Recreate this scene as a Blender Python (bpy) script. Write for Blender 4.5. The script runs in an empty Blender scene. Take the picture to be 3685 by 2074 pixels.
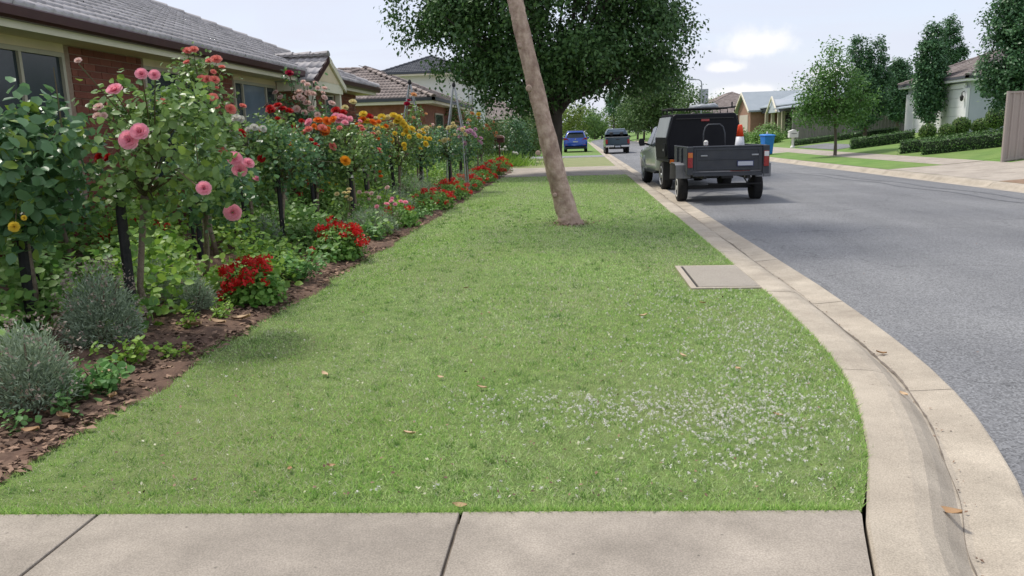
import bpy, bmesh, math, random
import numpy as np
from mathutils import Vector, Matrix
R = math.radians
random.seed(11)
rng = np.random.default_rng(7)
scene = bpy.context.scene
col = scene.collection

# ------------------------------------------------------------------ camera
cam_d = bpy.data.cameras.new('camera')
cam_d.sensor_width = 36.0
cam_d.lens = 27.196
cam_d.clip_start = 0.05
cam_d.clip_end = 4000.0
cam = bpy.data.objects.new('camera', cam_d)
col.objects.link(cam)
ex = Vector((0.99625, 0.08135, -0.02943)); ey = Vector((0.01297, 0.19585, 0.98055)); ez = Vector((-0.08553, 0.97725, -0.19406))
m = Matrix((( ex.x, ey.x, -ez.x, 0), (ex.y, ey.y, -ez.y, 0), (ex.z, ey.z, -ez.z, 1.6), (0, 0, 0, 1)))
cam.matrix_world = m
scene.camera = cam

# ------------------------------------------------------------------ sky, sun, exposure
SUN_EL, SUN_AZ = R(62), R(-58)          # azimuth measured from +Y towards +X
sun_dir = Vector((math.sin(SUN_AZ) * math.cos(SUN_EL), math.cos(SUN_AZ) * math.cos(SUN_EL), math.sin(SUN_EL)))
world = bpy.data.worlds.new('World')
scene.world = world
world.use_nodes = True
wt = world.node_tree
wt.nodes.clear()
def wn(t, **kw):
    n = wt.nodes.new(t)
    for k, v in kw.items(): setattr(n, k, v)
    return n
def wlink(a, b): wt.links.new(a, b)
def wmath(op, a, b=None, c=None, clamp=False):
    n = wn('ShaderNodeMath', operation=op, use_clamp=clamp)
    for i, v in enumerate((a, b, c)):
        if v is None: continue
        if hasattr(v, 'links'): wlink(v, n.inputs[i])
        else: n.inputs[i].default_value = v
    return n.outputs[0]
sky = wn('ShaderNodeTexSky', sky_type='NISHITA', sun_disc=False)
sky.sun_elevation = SUN_EL
sky.sun_rotation = SUN_AZ
sky.air_density = 1.0; sky.dust_density = 1.5; sky.ozone_density = 1.0
tc = wn('ShaderNodeTexCoord')
sep = wn('ShaderNodeSeparateXYZ'); wlink(tc.outputs['Generated'], sep.inputs[0])
zz = wmath('ADD', wmath('MAXIMUM', sep.outputs[2], 0.0), 0.12)
comb = wn('ShaderNodeCombineXYZ')
wlink(wmath('DIVIDE', sep.outputs[0], zz), comb.inputs[0])
wlink(wmath('DIVIDE', sep.outputs[1], zz), comb.inputs[1])
n1 = wn('ShaderNodeTexNoise'); n1.inputs['Scale'].default_value = 0.55; n1.inputs['Detail'].default_value = 6; n1.inputs['Roughness'].default_value = 0.55
n1.inputs['Distortion'].default_value = 0.6
mp = wn('ShaderNodeMapping'); mp.inputs['Scale'].default_value = (0.8, 1.5, 1); mp.inputs['Rotation'].default_value = (0, 0, R(25)); mp.inputs['Location'].default_value = (3.1, 1.2, 0)
wlink(comb.outputs[0], mp.inputs[0]); wlink(mp.outputs[0], n1.inputs['Vector'])
veil = wn('ShaderNodeMapRange'); veil.inputs[1].default_value = 0.34; veil.inputs[2].default_value = 0.66; veil.inputs[3].default_value = 0.72; veil.inputs[4].default_value = 1.0
wlink(n1.outputs['Fac'], veil.inputs[0])
mixv = wn('ShaderNodeMix', data_type='RGBA'); wlink(veil.outputs[0], mixv.inputs[0]); wlink(sky.outputs[0], mixv.inputs[6]); mixv.inputs[7].default_value = (3.48, 3.62, 4.2, 1)
# fair-weather cumulus, low over the horizon
nd = wn('ShaderNodeTexNoise'); nd.inputs['Scale'].default_value = 46; nd.inputs['Detail'].default_value = 8; nd.inputs['Roughness'].default_value = 0.6
wlink(tc.outputs['Generated'], nd.inputs['Vector'])
cl = None
for az, el, ra, re in ((12.3, 5.35, 2.7, 1.3), (10.4, 4.1, 1.7, 0.55), (11.4, 2.5, 2.6, 0.5), (17.5, 3.4, 1.8, 0.5), (9.5, 2.0, 1.6, .35), (33, 6.5, 4, 1.1), (-40, 7, 5, 1.3), (75, 9, 6, 2), (-95, 8, 6, 1.8), (140, 7, 5, 1.5), (-150, 9, 6, 2)):
    a = R(az); e = R(el)
    cdir = Vector((math.sin(a) * math.cos(e), math.cos(a) * math.cos(e), math.sin(e)))
    right = Vector((math.cos(a), -math.sin(a), 0)); up = right.cross(cdir)
    def dot(v):
        n = wn('ShaderNodeVectorMath', operation='DOT_PRODUCT'); wlink(tc.outputs['Generated'], n.inputs[0]); n.inputs[1].default_value = v; return n.outputs['Value']
    du = wmath('DIVIDE', dot(right), R(ra)); dv = wmath('DIVIDE', wmath('SUBTRACT', dot(up), 0.0), R(re))
    # flat base: the lower half is squashed
    dv2 = wmath('MULTIPLY', dv, wmath('ADD', 1.0, wmath('MULTIPLY', wmath('LESS_THAN', dv, 0.0), 0.7)))
    d2 = wmath('ADD', wmath('MULTIPLY', du, du), wmath('MULTIPLY', dv2, dv2))
    front = wmath('GREATER_THAN', dot(cdir), 0.5)
    g = wmath('MULTIPLY', wmath('POWER', 2.718, wmath('MULTIPLY', d2, -1.0)), front)
    cl = g if cl is None else wmath('MAXIMUM', cl, g)
cm = wn('ShaderNodeMapRange', interpolation_type='SMOOTHSTEP'); cm.inputs[1].default_value = 0.62; cm.inputs[2].default_value = 1.3
wlink(wmath('ADD', cl, wmath('MULTIPLY', wmath('SUBTRACT', nd.outputs['Fac'], 0.1), 1.05)), cm.inputs[0])
mixc = wn('ShaderNodeMix', data_type='RGBA'); wlink(cm.outputs[0], mixc.inputs[0]); wlink(mixv.outputs[2], mixc.inputs[6]); mixc.inputs[7].default_value = (4.6, 4.6, 4.75, 1)
bg = wn('ShaderNodeBackground'); wlink(mixc.outputs[2], bg.inputs[0]); bg.inputs[1].default_value = 0.1
wo = wn('ShaderNodeOutputWorld'); wlink(bg.outputs[0], wo.inputs[0])

sun_d = bpy.data.lights.new('sun', 'SUN')
sun_d.energy = 1.5; sun_d.angle = R(10); sun_d.color = (1.0, 0.95, 0.87)
sun = bpy.data.objects.new('sun', sun_d); col.objects.link(sun)
sun.rotation_euler = sun_dir.to_track_quat('Z', 'Y').to_euler()

vs = scene.view_settings
vs.view_transform = 'Standard'; vs.look = 'None'; vs.exposure = 1.17; vs.gamma = 1.0
vs.use_curve_mapping = False
scene.cycles.use_denoising = True
scene.cycles.max_bounces = 8
scene.cycles.transparent_max_bounces = 8

# ------------------------------------------------------------------ materials
MATS = {}
def mat(name, c1, c2=None, rough=0.8, scale=4.0, detail=6.0, bump=0.0, bscale=None, metal=0.0, spec=0.5, lo=0.35, hi=0.65,
        c3=None, scale3=0.6, amt3=0.5, coat=0.0, translucent=0.0, island=False, obj_random=False, stretch=None, emit=None):
    m = bpy.data.materials.new(name); m.use_nodes = True
    nt = m.node_tree; nt.nodes.clear()
    N = nt.nodes.new; L = nt.links.new
    out = N('ShaderNodeOutputMaterial'); p = N('ShaderNodeBsdfPrincipled')
    p.inputs['Roughness'].default_value = rough; p.inputs['Metallic'].default_value = metal
    p.inputs['Specular IOR Level'].default_value = spec; p.inputs['Coat Weight'].default_value = coat
    p.inputs['Coat Roughness'].default_value = 0.06
    c1 = (*c1, 1); c2 = (*(c2 or c1[:3]), 1)
    tcn = N('ShaderNodeTexCoord'); vec = tcn.outputs['Object']
    if stretch:
        mpn = N('ShaderNodeMapping'); mpn.inputs['Scale'].default_value = stretch; L(vec, mpn.inputs[0]); vec = mpn.outputs[0]
    mix = N('ShaderNodeMix'); mix.data_type = 'RGBA'; mix.inputs[6].default_value = c1; mix.inputs[7].default_value = c2
    if island or obj_random:
        if island:
            g = N('ShaderNodeNewGeometry'); src = g.outputs['Random Per Island']
        else:
            g = N('ShaderNodeObjectInfo'); src = g.outputs['Random']
        L(src, mix.inputs[0])
    else:
        nz = N('ShaderNodeTexNoise'); nz.inputs['Scale'].default_value = scale; nz.inputs['Detail'].default_value = detail; nz.inputs['Roughness'].default_value = 0.62
        L(vec, nz.inputs['Vector'])
        mr = N('ShaderNodeMapRange'); mr.inputs[1].default_value = lo; mr.inputs[2].default_value = hi
        L(nz.outputs['Fac'], mr.inputs[0]); L(mr.outputs[0], mix.inputs[0])
    colout = mix.outputs[2]
    if c3:
        nz3 = N('ShaderNodeTexNoise'); nz3.inputs['Scale'].default_value = scale3; nz3.inputs['Detail'].default_value = 4
        L(vec, nz3.inputs['Vector'])
        mr3 = N('ShaderNodeMapRange'); mr3.inputs[1].default_value = 0.45; mr3.inputs[2].default_value = 0.72; mr3.inputs[4].default_value = amt3
        L(nz3.outputs['Fac'], mr3.inputs[0])
        mix3 = N('ShaderNodeMix'); mix3.data_type = 'RGBA'; L(mr3.outputs[0], mix3.inputs[0]); L(colout, mix3.inputs[6]); mix3.inputs[7].default_value = (*c3, 1)
        colout = mix3.outputs[2]
    L(colout, p.inputs['Base Color'])
    if bump:
        nb = N('ShaderNodeTexNoise'); nb.inputs['Scale'].default_value = bscale or scale * 6; nb.inputs['Detail'].default_value = 5
        L(vec, nb.inputs['Vector'])
        b = N('ShaderNodeBump'); b.inputs['Strength'].default_value = min(1, bump); b.inputs['Distance'].default_value = 0.02
        L(nb.outputs['Fac'], b.inputs['Height']); L(b.outputs[0], p.inputs['Normal'])
    if emit:
        p.inputs['Emission Color'].default_value = (*emit[:3], 1); p.inputs['Emission Strength'].default_value = emit[3]
    surf = p.outputs[0]
    if translucent:
        tr = N('ShaderNodeBsdfTranslucent'); L(colout, tr.inputs[0]); ms = N('ShaderNodeMixShader'); ms.inputs[0].default_value = translucent
        L(surf, ms.inputs[1]); L(tr.outputs[0], ms.inputs[2]); surf = ms.outputs[0]
    L(surf, out.inputs[0])
    MATS[name] = m
    return m

def leafmat(name, a, b, tl=0.25, rough=0.45, c3=None):
    return mat(name, a, b, rough=rough, island=True, translucent=tl, spec=0.4, c3=c3, scale3=2.5, amt3=0.45)

# ground surfaces
mat('lawn_soil', (0.077, 0.1265, 0.0275), (0.187, 0.253, 0.0715), rough=0.95, scale=9, detail=10, bump=0.9, bscale=60, c3=(0.17, 0.19, 0.07), scale3=0.7, amt3=0.7, lo=0.3, hi=0.7)
mat('far_grass', (0.10, 0.21, 0.035), (0.17, 0.28, 0.06), rough=0.95, scale=1.3, detail=12, bump=0.7, bscale=50, c3=(0.2, 0.2, 0.08), scale3=0.16, amt3=0.5)
mat('dry_grass', (0.20, 0.24, 0.09), (0.27, 0.27, 0.13), rough=0.95, scale=2.0, detail=12, bump=0.7, bscale=40)
mat('soil', (0.075, 0.0425, 0.02875), (0.175, 0.1025, 0.0675), rough=0.95, scale=5, detail=10, bump=1.0, bscale=22, c3=(0.16, 0.10, 0.065), scale3=14, amt3=0.6)
mat('verge_soil', (0.2, 0.13, 0.08), (0.3, 0.2, 0.13), rough=0.95, scale=5, bump=0.8)

def concrete(name, a, b, stain, amt=0.55):
    m = mat(name, a, b, rough=0.85, scale=3.2, detail=9, bump=0.18, bscale=160, c3=stain, scale3=1.1, amt3=amt, spec=0.3)
    nt = m.node_tree; L = nt.links.new
    p = [n for n in nt.nodes if n.type == 'BSDF_PRINCIPLED'][0]
    src = p.inputs['Base Color'].links[0].from_socket
    tcn = [n for n in nt.nodes if n.type == 'TEX_COORD'][0]
    v = nt.nodes.new('ShaderNodeTexNoise'); v.inputs['Scale'].default_value = 150; v.inputs['Detail'].default_value = 4; L(tcn.outputs['Object'], v.inputs['Vector'])
    mr = nt.nodes.new('ShaderNodeMapRange'); mr.inputs[1].default_value = 0.35; mr.inputs[2].default_value = 0.65; mr.inputs[3].default_value = 0.80; mr.inputs[4].default_value = 1.15
    L(v.outputs['Fac'], mr.inputs[0])
    mx = nt.nodes.new('ShaderNodeMix'); mx.data_type = 'RGBA'; mx.blend_type = 'MULTIPLY'; mx.inputs[0].default_value = 1
    L(src, mx.inputs[6]); L(mr.outputs[0], mx.inputs[7])
    vs_ = nt.nodes.new('ShaderNodeTexVoronoi'); vs_.inputs['Scale'].default_value = 9; L(tcn.outputs['Object'], vs_.inputs['Vector'])
    ms_ = nt.nodes.new('ShaderNodeMapRange'); ms_.inputs[1].default_value = 0.03; ms_.inputs[2].default_value = 0.075; ms_.inputs[3].default_value = 0.55; ms_.inputs[4].default_value = 1.0; L(vs_.outputs['Distance'], ms_.inputs[0])
    nb_ = nt.nodes.new('ShaderNodeTexNoise'); nb_.inputs['Scale'].default_value = 1.7; nb_.inputs['Detail'].default_value = 7; nb_.inputs['Roughness'].default_value = .7; L(tcn.outputs['Object'], nb_.inputs['Vector'])
    mb_ = nt.nodes.new('ShaderNodeMapRange'); mb_.inputs[1].default_value = 0.36; mb_.inputs[2].default_value = 0.6; mb_.inputs[3].default_value = 0.80; mb_.inputs[4].default_value = 1.05; L(nb_.outputs['Fac'], mb_.inputs[0])
    mm_ = nt.nodes.new('ShaderNodeMath'); mm_.operation = 'MULTIPLY'; L(ms_.outputs[0], mm_.inputs[0]); L(mb_.outputs[0], mm_.inputs[1])
    mx4 = nt.nodes.new('ShaderNodeMix'); mx4.data_type = 'RGBA'; mx4.blend_type = 'MULTIPLY'; mx4.inputs[0].default_value = 1
    L(mx.outputs[2], mx4.inputs[6]); L(mm_.outputs[0], mx4.inputs[7]); L(mx4.outputs[2], p.inputs['Base Color'])
    return m
concrete('path_concrete', (0.407, 0.3575, 0.297), (0.319, 0.2805, 0.231), (0.225, 0.198, 0.168))
concrete('kerb_concrete', (0.495, 0.4345, 0.3465), (0.4235, 0.3685, 0.2915), (0.31, 0.265, 0.21))
mat('silt', (0.13, 0.105, 0.08), (0.22, 0.185, 0.145), rough=0.95, scale=12)
concrete('pit_concrete', (0.40, 0.36, 0.30), (0.32, 0.285, 0.24), (0.26, 0.235, 0.2))
concrete('drive_concrete', (0.44, 0.39, 0.33), (0.40, 0.35, 0.29), (0.35, 0.305, 0.255))
concrete('grey_drive', (0.30, 0.30, 0.30), (0.25, 0.25, 0.25), (0.22, 0.22, 0.22))

def asphalt():
    m = mat('asphalt', (0.148, 0.15, 0.154), (0.19, 0.192, 0.193), rough=0.75, scale=0.5, detail=8, c3=(0.105, 0.108, 0.116), scale3=0.22, amt3=0.6, spec=0.45)
    nt = m.node_tree; L = nt.links.new
    p = [n for n in nt.nodes if n.type == 'BSDF_PRINCIPLED'][0]
    src = p.inputs['Base Color'].links[0].from_socket
    tcn = [n for n in nt.nodes if n.type == 'TEX_COORD'][0]
    v = nt.nodes.new('ShaderNodeTexVoronoi'); v.inputs['Scale'].default_value = 85; L(tcn.outputs['Object'], v.inputs['Vector'])
    mr = nt.nodes.new('ShaderNodeMapRange'); mr.inputs[1].default_value = 0.0; mr.inputs[2].default_value = 1.0; mr.inputs[3].default_value = 0.5; mr.inputs[4].default_value = 1.65
    L(v.outputs['Color'], mr.inputs[0])
    mx = nt.nodes.new('ShaderNodeMix'); mx.data_type = 'RGBA'; mx.blend_type = 'MULTIPLY'; mx.inputs[0].default_value = 1
    L(src, mx.inputs[6]); L(mr.outputs[0], mx.inputs[7])
    # tyre polish streaks along the street and hairline cracks
    mp2 = nt.nodes.new('ShaderNodeMapping'); mp2.inputs['Scale'].default_value = (1.6, 0.05, 1); L(tcn.outputs['Object'], mp2.inputs[0])
    ns = nt.nodes.new('ShaderNodeTexNoise'); ns.inputs['Scale'].default_value = 1.0; ns.inputs['Detail'].default_value = 5; L(mp2.outputs[0], ns.inputs['Vector'])
    mr2 = nt.nodes.new('ShaderNodeMapRange'); mr2.inputs[1].default_value = 0.3; mr2.inputs[2].default_value = 0.7; mr2.inputs[3].default_value = 0.88; mr2.inputs[4].default_value = 1.10
    L(ns.outputs['Fac'], mr2.inputs[0])
    mx2 = nt.nodes.new('ShaderNodeMix'); mx2.data_type = 'RGBA'; mx2.blend_type = 'MULTIPLY'; mx2.inputs[0].default_value = 1
    L(mx.outputs[2], mx2.inputs[6]); L(mr2.outputs[0], mx2.inputs[7])
    vc = nt.nodes.new('ShaderNodeTexVoronoi'); vc.feature = 'DISTANCE_TO_EDGE'; vc.inputs['Scale'].default_value = 0.3
    nw = nt.nodes.new('ShaderNodeTexNoise'); nw.inputs['Scale'].default_value = 1.5; nw.inputs['Detail'].default_value = 6; L(tcn.outputs['Object'], nw.inputs['Vector'])
    va = nt.nodes.new('ShaderNodeVectorMath'); va.operation = 'MULTIPLY_ADD'; va.inputs[1].default_value = (0.9, 0.9, 0.9); L(nw.outputs['Color'], va.inputs[0]); L(tcn.outputs['Object'], va.inputs[2])
    L(va.outputs[0], vc.inputs['Vector'])
    lt = nt.nodes.new('ShaderNodeMapRange'); lt.inputs[1].default_value = 0.0; lt.inputs[2].default_value = 0.006; lt.inputs[3].default_value = 0.55; lt.inputs[4].default_value = 1.0; L(vc.outputs['Distance'], lt.inputs[0])
    mx3 = nt.nodes.new('ShaderNodeMix'); mx3.data_type = 'RGBA'; mx3.blend_type = 'MULTIPLY'; mx3.inputs[0].default_value = 0.8
    L(mx2.outputs[2], mx3.inputs[6]); L(lt.outputs[0], mx3.inputs[7])
    L(mx3.outputs[2], p.inputs['Base Color'])
    b = nt.nodes.new('ShaderNodeBump'); b.inputs['Strength'].default_value = 0.5; b.inputs['Distance'].default_value = 0.006
    L(v.outputs['Distance'], b.inputs['Height']); L(b.outputs[0], p.inputs['Normal'])
asphalt()
mat('tyre_scuff', (0.10, 0.104, 0.112), (0.15, 0.155, 0.165), rough=0.75, scale=6, detail=8)

# buildings
mat('brick', (0.15, 0.042, 0.028), (0.27, 0.09, 0.06), rough=0.85, obj_random=True, c3=(0.16, 0.055, 0.04), scale3=9, amt3=0.5, bump=0.4, bscale=120)
mat('brick_joined', (0.15, 0.042, 0.028), (0.27, 0.09, 0.06), rough=0.85, island=True, bump=0.4, bscale=120)
mat('mortar', (0.3575, 0.26, 0.2031), (0.2762, 0.195, 0.1463), rough=0.95, scale=30)
mat('roof_tile', (0.375, 0.355, 0.355), (0.53, 0.5, 0.5), rough=0.8, obj_random=True, c3=(0.2, 0.19, 0.185), scale3=3, amt3=0.7)
mat('roof_tile_joined', (0.375, 0.355, 0.355), (0.53, 0.5, 0.5), rough=0.8, island=True, c3=(0.2, 0.19, 0.185), scale3=3, amt3=0.6)
mat('brown_tile', (0.25, 0.205, 0.185), (0.36, 0.3, 0.27), rough=0.85, island=True)
mat('dark_tile', (0.049, 0.056, 0.07), (0.077, 0.084, 0.098), rough=0.7, island=True)
mat('taupe_tile', (0.162, 0.135, 0.1283), (0.243, 0.2093, 0.1958), rough=0.85, island=True)
mat('grey_metal_roof', (0.27, 0.31, 0.335), (0.31, 0.35, 0.375), rough=0.45, scale=0.8)
mat('burgundy', (0.045, 0.012, 0.013), (0.06, 0.018, 0.018), rough=0.4, scale=2)
mat('cream', (0.76, 0.63, 0.45), (0.70, 0.58, 0.41), rough=0.7, scale=2)
mat('pale_cream', (0.78, 0.728, 0.585), (0.702, 0.65, 0.52), rough=0.7, scale=2)
mat('render_white', (0.72, 0.72, 0.70), (0.66, 0.66, 0.64), rough=0.8, scale=0.7)
mat('render_grey', (0.48, 0.516, 0.552), (0.432, 0.468, 0.504), rough=0.85, scale=0.7)
mat('garage_white', (0.88, 0.88, 0.88), (0.84, 0.84, 0.84), rough=0.5, scale=1)
mat('far_brick', (0.30, 0.165, 0.115), (0.36, 0.21, 0.15), rough=0.9, scale=6)
mat('garage_cream', (0.62, 0.55, 0.47), (0.58, 0.51, 0.43), rough=0.6)
mat('window_frame', (0.50, 0.46, 0.36), (0.46, 0.42, 0.33), rough=0.5)
mat('unlit_room_paint', (0.03, 0.032, 0.036), rough=0.4)  # near-black paint for the darkness of unlit rooms behind the windows
def glassmat(name, c, rough=0.05):
    m = mat(name, c, rough=rough, spec=0.9, coat=0.6)
    return m
mat('window_glass', (0.03, 0.042, 0.05), (0.045, 0.06, 0.068), rough=0.12, spec=0.4, scale=1.2)
mat('pale_glass', (0.20, 0.26, 0.33), (0.15, 0.20, 0.26), rough=0.12, spec=0.5, scale=1.5)
mat('curtain', (0.20, 0.23, 0.24), (0.15, 0.175, 0.185), rough=0.9, scale=1, stretch=(8, 8, 0.3))
mat('blind', (0.55, 0.62, 0.70), (0.48, 0.55, 0.63), rough=0.6)
mat('fence_taupe', (0.36, 0.31, 0.275), (0.34, 0.29, 0.26), rough=0.5, scale=1)
mat('fence_grey', (0.20, 0.185, 0.175), (0.24, 0.22, 0.205), rough=0.7, scale=2)
mat('veranda_shade_paint', (0.03, 0.033, 0.04), rough=0.6)  # near-black colour standing in for the shade under the veranda
mat('post_cream', (0.5, 0.44, 0.33), rough=0.7)
mat('white_paint', (0.75, 0.74, 0.70), (0.68, 0.67, 0.62), rough=0.6, scale=5)
mat('galv', (0.42, 0.43, 0.44), (0.34, 0.35, 0.36), rough=0.45, metal=0.5, scale=6)
mat('steel_grey', (0.32, 0.34, 0.36), (0.28, 0.30, 0.32), rough=0.5, scale=3)
# plants
leafmat('rose_leaf', (0.095, 0.18, 0.048), (0.27, 0.41, 0.13), tl=0.34, rough=0.36)
leafmat('rose_leaf_deep', (0.056, 0.1365, 0.056), (0.175, 0.3237, 0.1435), tl=0.34, rough=0.32)
leafmat('rose_leaf_young', (0.182, 0.294, 0.042), (0.266, 0.378, 0.077), tl=0.38, rough=0.4)
leafmat('elm_leaf', (0.04, 0.1025, 0.0325), (0.1187, 0.2188, 0.065), tl=0.22, rough=0.5)
leafmat('street_leaf', (0.045, 0.105, 0.028), (0.125, 0.215, 0.055), tl=0.25, rough=0.5)
leafmat('pear_leaf', (0.03888, 0.1134, 0.0486), (0.1296, 0.2592, 0.1053), tl=0.2, rough=0.4)
leafmat('ash_leaf', (0.06, 0.162, 0.03), (0.168, 0.318, 0.078), tl=0.3, rough=0.45)
leafmat('hedge_leaf', (0.03168, 0.0924, 0.01848), (0.099, 0.2046, 0.0396), tl=0.15, rough=0.45)
leafmat('topiary_leaf', (0.0675, 0.1755, 0.0405), (0.2025, 0.2835, 0.0675), tl=0.2, rough=0.45)
leafmat('bright_leaf', (0.1485, 0.3105, 0.0378), (0.3375, 0.513, 0.081), tl=0.36, rough=0.5)
leafmat('cover_leaf', (0.0945, 0.2295, 0.04725), (0.2565, 0.4185, 0.1013), tl=0.36, rough=0.5)
leafmat('herb_leaf', (0.108, 0.2565, 0.07425), (0.216, 0.405, 0.1215), tl=0.36, rough=0.5)
leafmat('geranium_leaf', (0.081, 0.216, 0.0297), (0.2025, 0.378, 0.06075), tl=0.36, rough=0.5)
leafmat('lavender_leaf', (0.21, 0.285, 0.1875), (0.45, 0.5475, 0.3825), tl=0.2, rough=0.7)
leafmat('lavender_spike', (0.24, 0.19, 0.16), (0.33, 0.27, 0.22), tl=0.1, rough=0.8)
mat('grass_blade', (0.185, 0.375, 0.06), (0.68, 0.88, 0.34), rough=0.55, island=True, translucent=0.3, spec=0.4, c3=(0.58, 0.62, 0.36), scale3=22, amt3=0.8)
mat('grass_blade_lush', (0.138, 0.345, 0.046), (0.575, 0.782, 0.23), rough=0.55, island=True, translucent=0.3, spec=0.4, c3=(0.45, 0.57, 0.20), scale3=22, amt3=0.75)
leafmat('grass_blade_dark', (0.07, 0.18, 0.03), (0.19, 0.34, 0.075), tl=0.25, rough=0.5)
leafmat('dry_blade', (0.56, 0.56, 0.36), (0.72, 0.70, 0.52), tl=0.3, rough=0.6)
leafmat('clover', (0.72, 0.68, 0.62), (0.86, 0.83, 0.80), tl=0.2, rough=0.7)
leafmat('bark_chip', (0.06, 0.034, 0.022), (0.34, 0.22, 0.15), tl=0.0, rough=0.9)
leafmat('far_leaf', (0.06325, 0.1437, 0.0345), (0.184, 0.299, 0.069), tl=0.25, rough=0.6)
leafmat('far_leaf_yellow', (0.13, 0.20, 0.03), (0.26, 0.33, 0.07), tl=0.25, rough=0.6)
mat('dead_leaf', (0.32, 0.18, 0.08), (0.52, 0.37, 0.22), rough=0.7, obj_random=True)
mat('bark_pink', (0.4, 0.27, 0.205), (0.64, 0.48, 0.38), rough=0.85, scale=11, detail=12, bump=1.0, bscale=30, c3=(0.17, 0.10, 0.075), scale3=6, amt3=0.65, stretch=(1, 1, 0.8))
mat('bark_dark', (0.05, 0.04, 0.034), (0.085, 0.07, 0.06), rough=0.95, scale=7, bump=0.9, bscale=25, stretch=(1, 1, 0.3))
mat('bark_grey', (0.12, 0.095, 0.075), (0.17, 0.14, 0.11), rough=0.95, scale=9, bump=0.7, stretch=(1, 1, 0.3))
mat('rose_wood', (0.17, 0.13, 0.095), (0.26, 0.205, 0.155), rough=0.9, scale=25, bump=0.7, bscale=90)
mat('cane', (0.075, 0.095, 0.03), (0.12, 0.075, 0.04), rough=0.6, scale=14)
mat('stake_black', (0.012, 0.012, 0.014), (0.028, 0.026, 0.026), rough=0.8, scale=12, bump=0.4)
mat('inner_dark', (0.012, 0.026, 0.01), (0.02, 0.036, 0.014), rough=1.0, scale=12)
PET = dict(pink=(1.0, 0.46, 0.55), blush=(0.88, 0.66, 0.58), coral=(0.86, 0.30, 0.24), red=(0.55, 0.02, 0.018), yellow=(0.86, 0.64, 0.07), white=(0.78, 0.76, 0.68),
           crimson=(0.42, 0.01, 0.05), orange=(0.88, 0.24, 0.03), cream=(0.80, 0.70, 0.36), gold=(0.82, 0.36, 0.02), peach=(0.82, 0.46, 0.22), lilac=(0.72, 0.44, 0.56))
for k, c in PET.items():
    mat('petal_' + k, c, tuple(min(1, v * 0.86) for i, v in enumerate(c)), rough=0.6, translucent=0.42, scale=14, spec=0.25)
mat('geranium_red', (0.75, 0.022, 0.016), (0.52, 0.012, 0.012), rough=0.55, island=True, translucent=0.35)
# vehicles
mat('canopy_black', (0.005, 0.005, 0.009), (0.008, 0.008, 0.012), rough=0.5, scale=3, spec=0.22)
mat('handle_dark', (0.05, 0.055, 0.065), rough=0.5)
mat('ute_paint', (0.50, 0.53, 0.47), (0.47, 0.50, 0.44), rough=0.3, coat=0.7)
mat('trailer_grey', (0.028, 0.032, 0.042), (0.04, 0.045, 0.056), rough=0.5, scale=3, c3=(0.065, 0.066, 0.068), scale3=4, amt3=0.4)
mat('trailer_guard', (0.24, 0.245, 0.26), (0.18, 0.185, 0.195), rough=0.4, metal=0.3, scale=5)
mat('tyre', (0.009, 0.009, 0.01), (0.018, 0.017, 0.017), rough=0.9, scale=20, bump=0.6, bscale=60)
mat('rim', (0.55, 0.56, 0.57), rough=0.35, metal=0.5)
mat('black_plastic', (0.015, 0.015, 0.016), rough=0.6)
mat('light_red', (0.34, 0.012, 0.015), (0.25, 0.01, 0.012), rough=0.2, coat=0.5)
mat('light_amber', (0.60, 0.16, 0.02), rough=0.2, coat=0.5)
mat('light_white', (0.7, 0.7, 0.7), rough=0.2, coat=0.5)
mat('plate_white', (0.48, 0.50, 0.56), rough=0.5)
mat('plate_blue', (0.02, 0.03, 0.12), rough=0.5)
mat('blue_paint', (0.005, 0.065, 0.40), (0.005, 0.06, 0.36), rough=0.25, coat=0.9, metal=0.2)
mat('navy_paint', (0.022, 0.05, 0.075), (0.028, 0.06, 0.085), rough=0.3, coat=0.7, metal=0.2)
mat('chrome', (0.6, 0.6, 0.6), rough=0.2, metal=0.9)
mat('cone_orange', (0.85, 0.07, 0.01), (0.78, 0.06, 0.01), rough=0.5)
mat('cone_band', (0.62, 0.63, 0.65), (0.56, 0.57, 0.6), rough=0.5)
mat('bin_blue', (0.012, 0.19, 0.60), (0.01, 0.17, 0.55), rough=0.45)
mat('letter_red', (0.10, 0.018, 0.014), (0.07, 0.013, 0.011), rough=0.4)
mat('letter_top', (0.40, 0.22, 0.17), rough=0.4)

# ------------------------------------------------------------------ helpers
def tag(o, label=None, cat=None, group=None, kind=None):
    if label: o['label'] = label
    if cat: o['category'] = cat
    if group: o['group'] = group
    if kind: o['kind'] = kind
    return o
def link(o, parent=None):
    col.objects.link(o)
    if parent is not None: o.parent = parent
    return o
def empty(name, loc=(0, 0, 0), rz=0.0, parent=None):
    o = bpy.data.objects.new(name, None); o.empty_display_size = 0.1
    o.location = loc; o.rotation_euler = (0, 0, rz)
    return link(o, parent)
def mesh_np(name, V, F, mats, smooth=False, mi=None):
    """V (n,3) array, F (m,k) int array of k-gons, or a list of faces"""
    me = bpy.data.meshes.new(name)
    if isinstance(F, np.ndarray):
        n, k = F.shape
        me.vertices.add(len(V)); me.vertices.foreach_set('co', np.asarray(V, np.float32).ravel())
        me.loops.add(n * k); me.loops.foreach_set('vertex_index', F.astype(np.int32).ravel())
        me.polygons.add(n); me.polygons.foreach_set('loop_start', np.arange(0, n * k, k, dtype=np.int32)); me.polygons.foreach_set('loop_total', np.full(n, k, np.int32))
        me.update(calc_edges=True)
    else:
        me.from_pydata([tuple(map(float, v)) for v in V], [], [tuple(f) for f in F]); me.update()
    for m_ in (mats if isinstance(mats, (list, tuple)) else [mats]): me.materials.append(MATS[m_])
    if mi is not None: me.polygons.foreach_set('material_index', np.asarray(mi, np.int32))
    if smooth: me.polygons.foreach_set('use_smooth', np.ones(len(me.polygons), bool))
    return me
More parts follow.
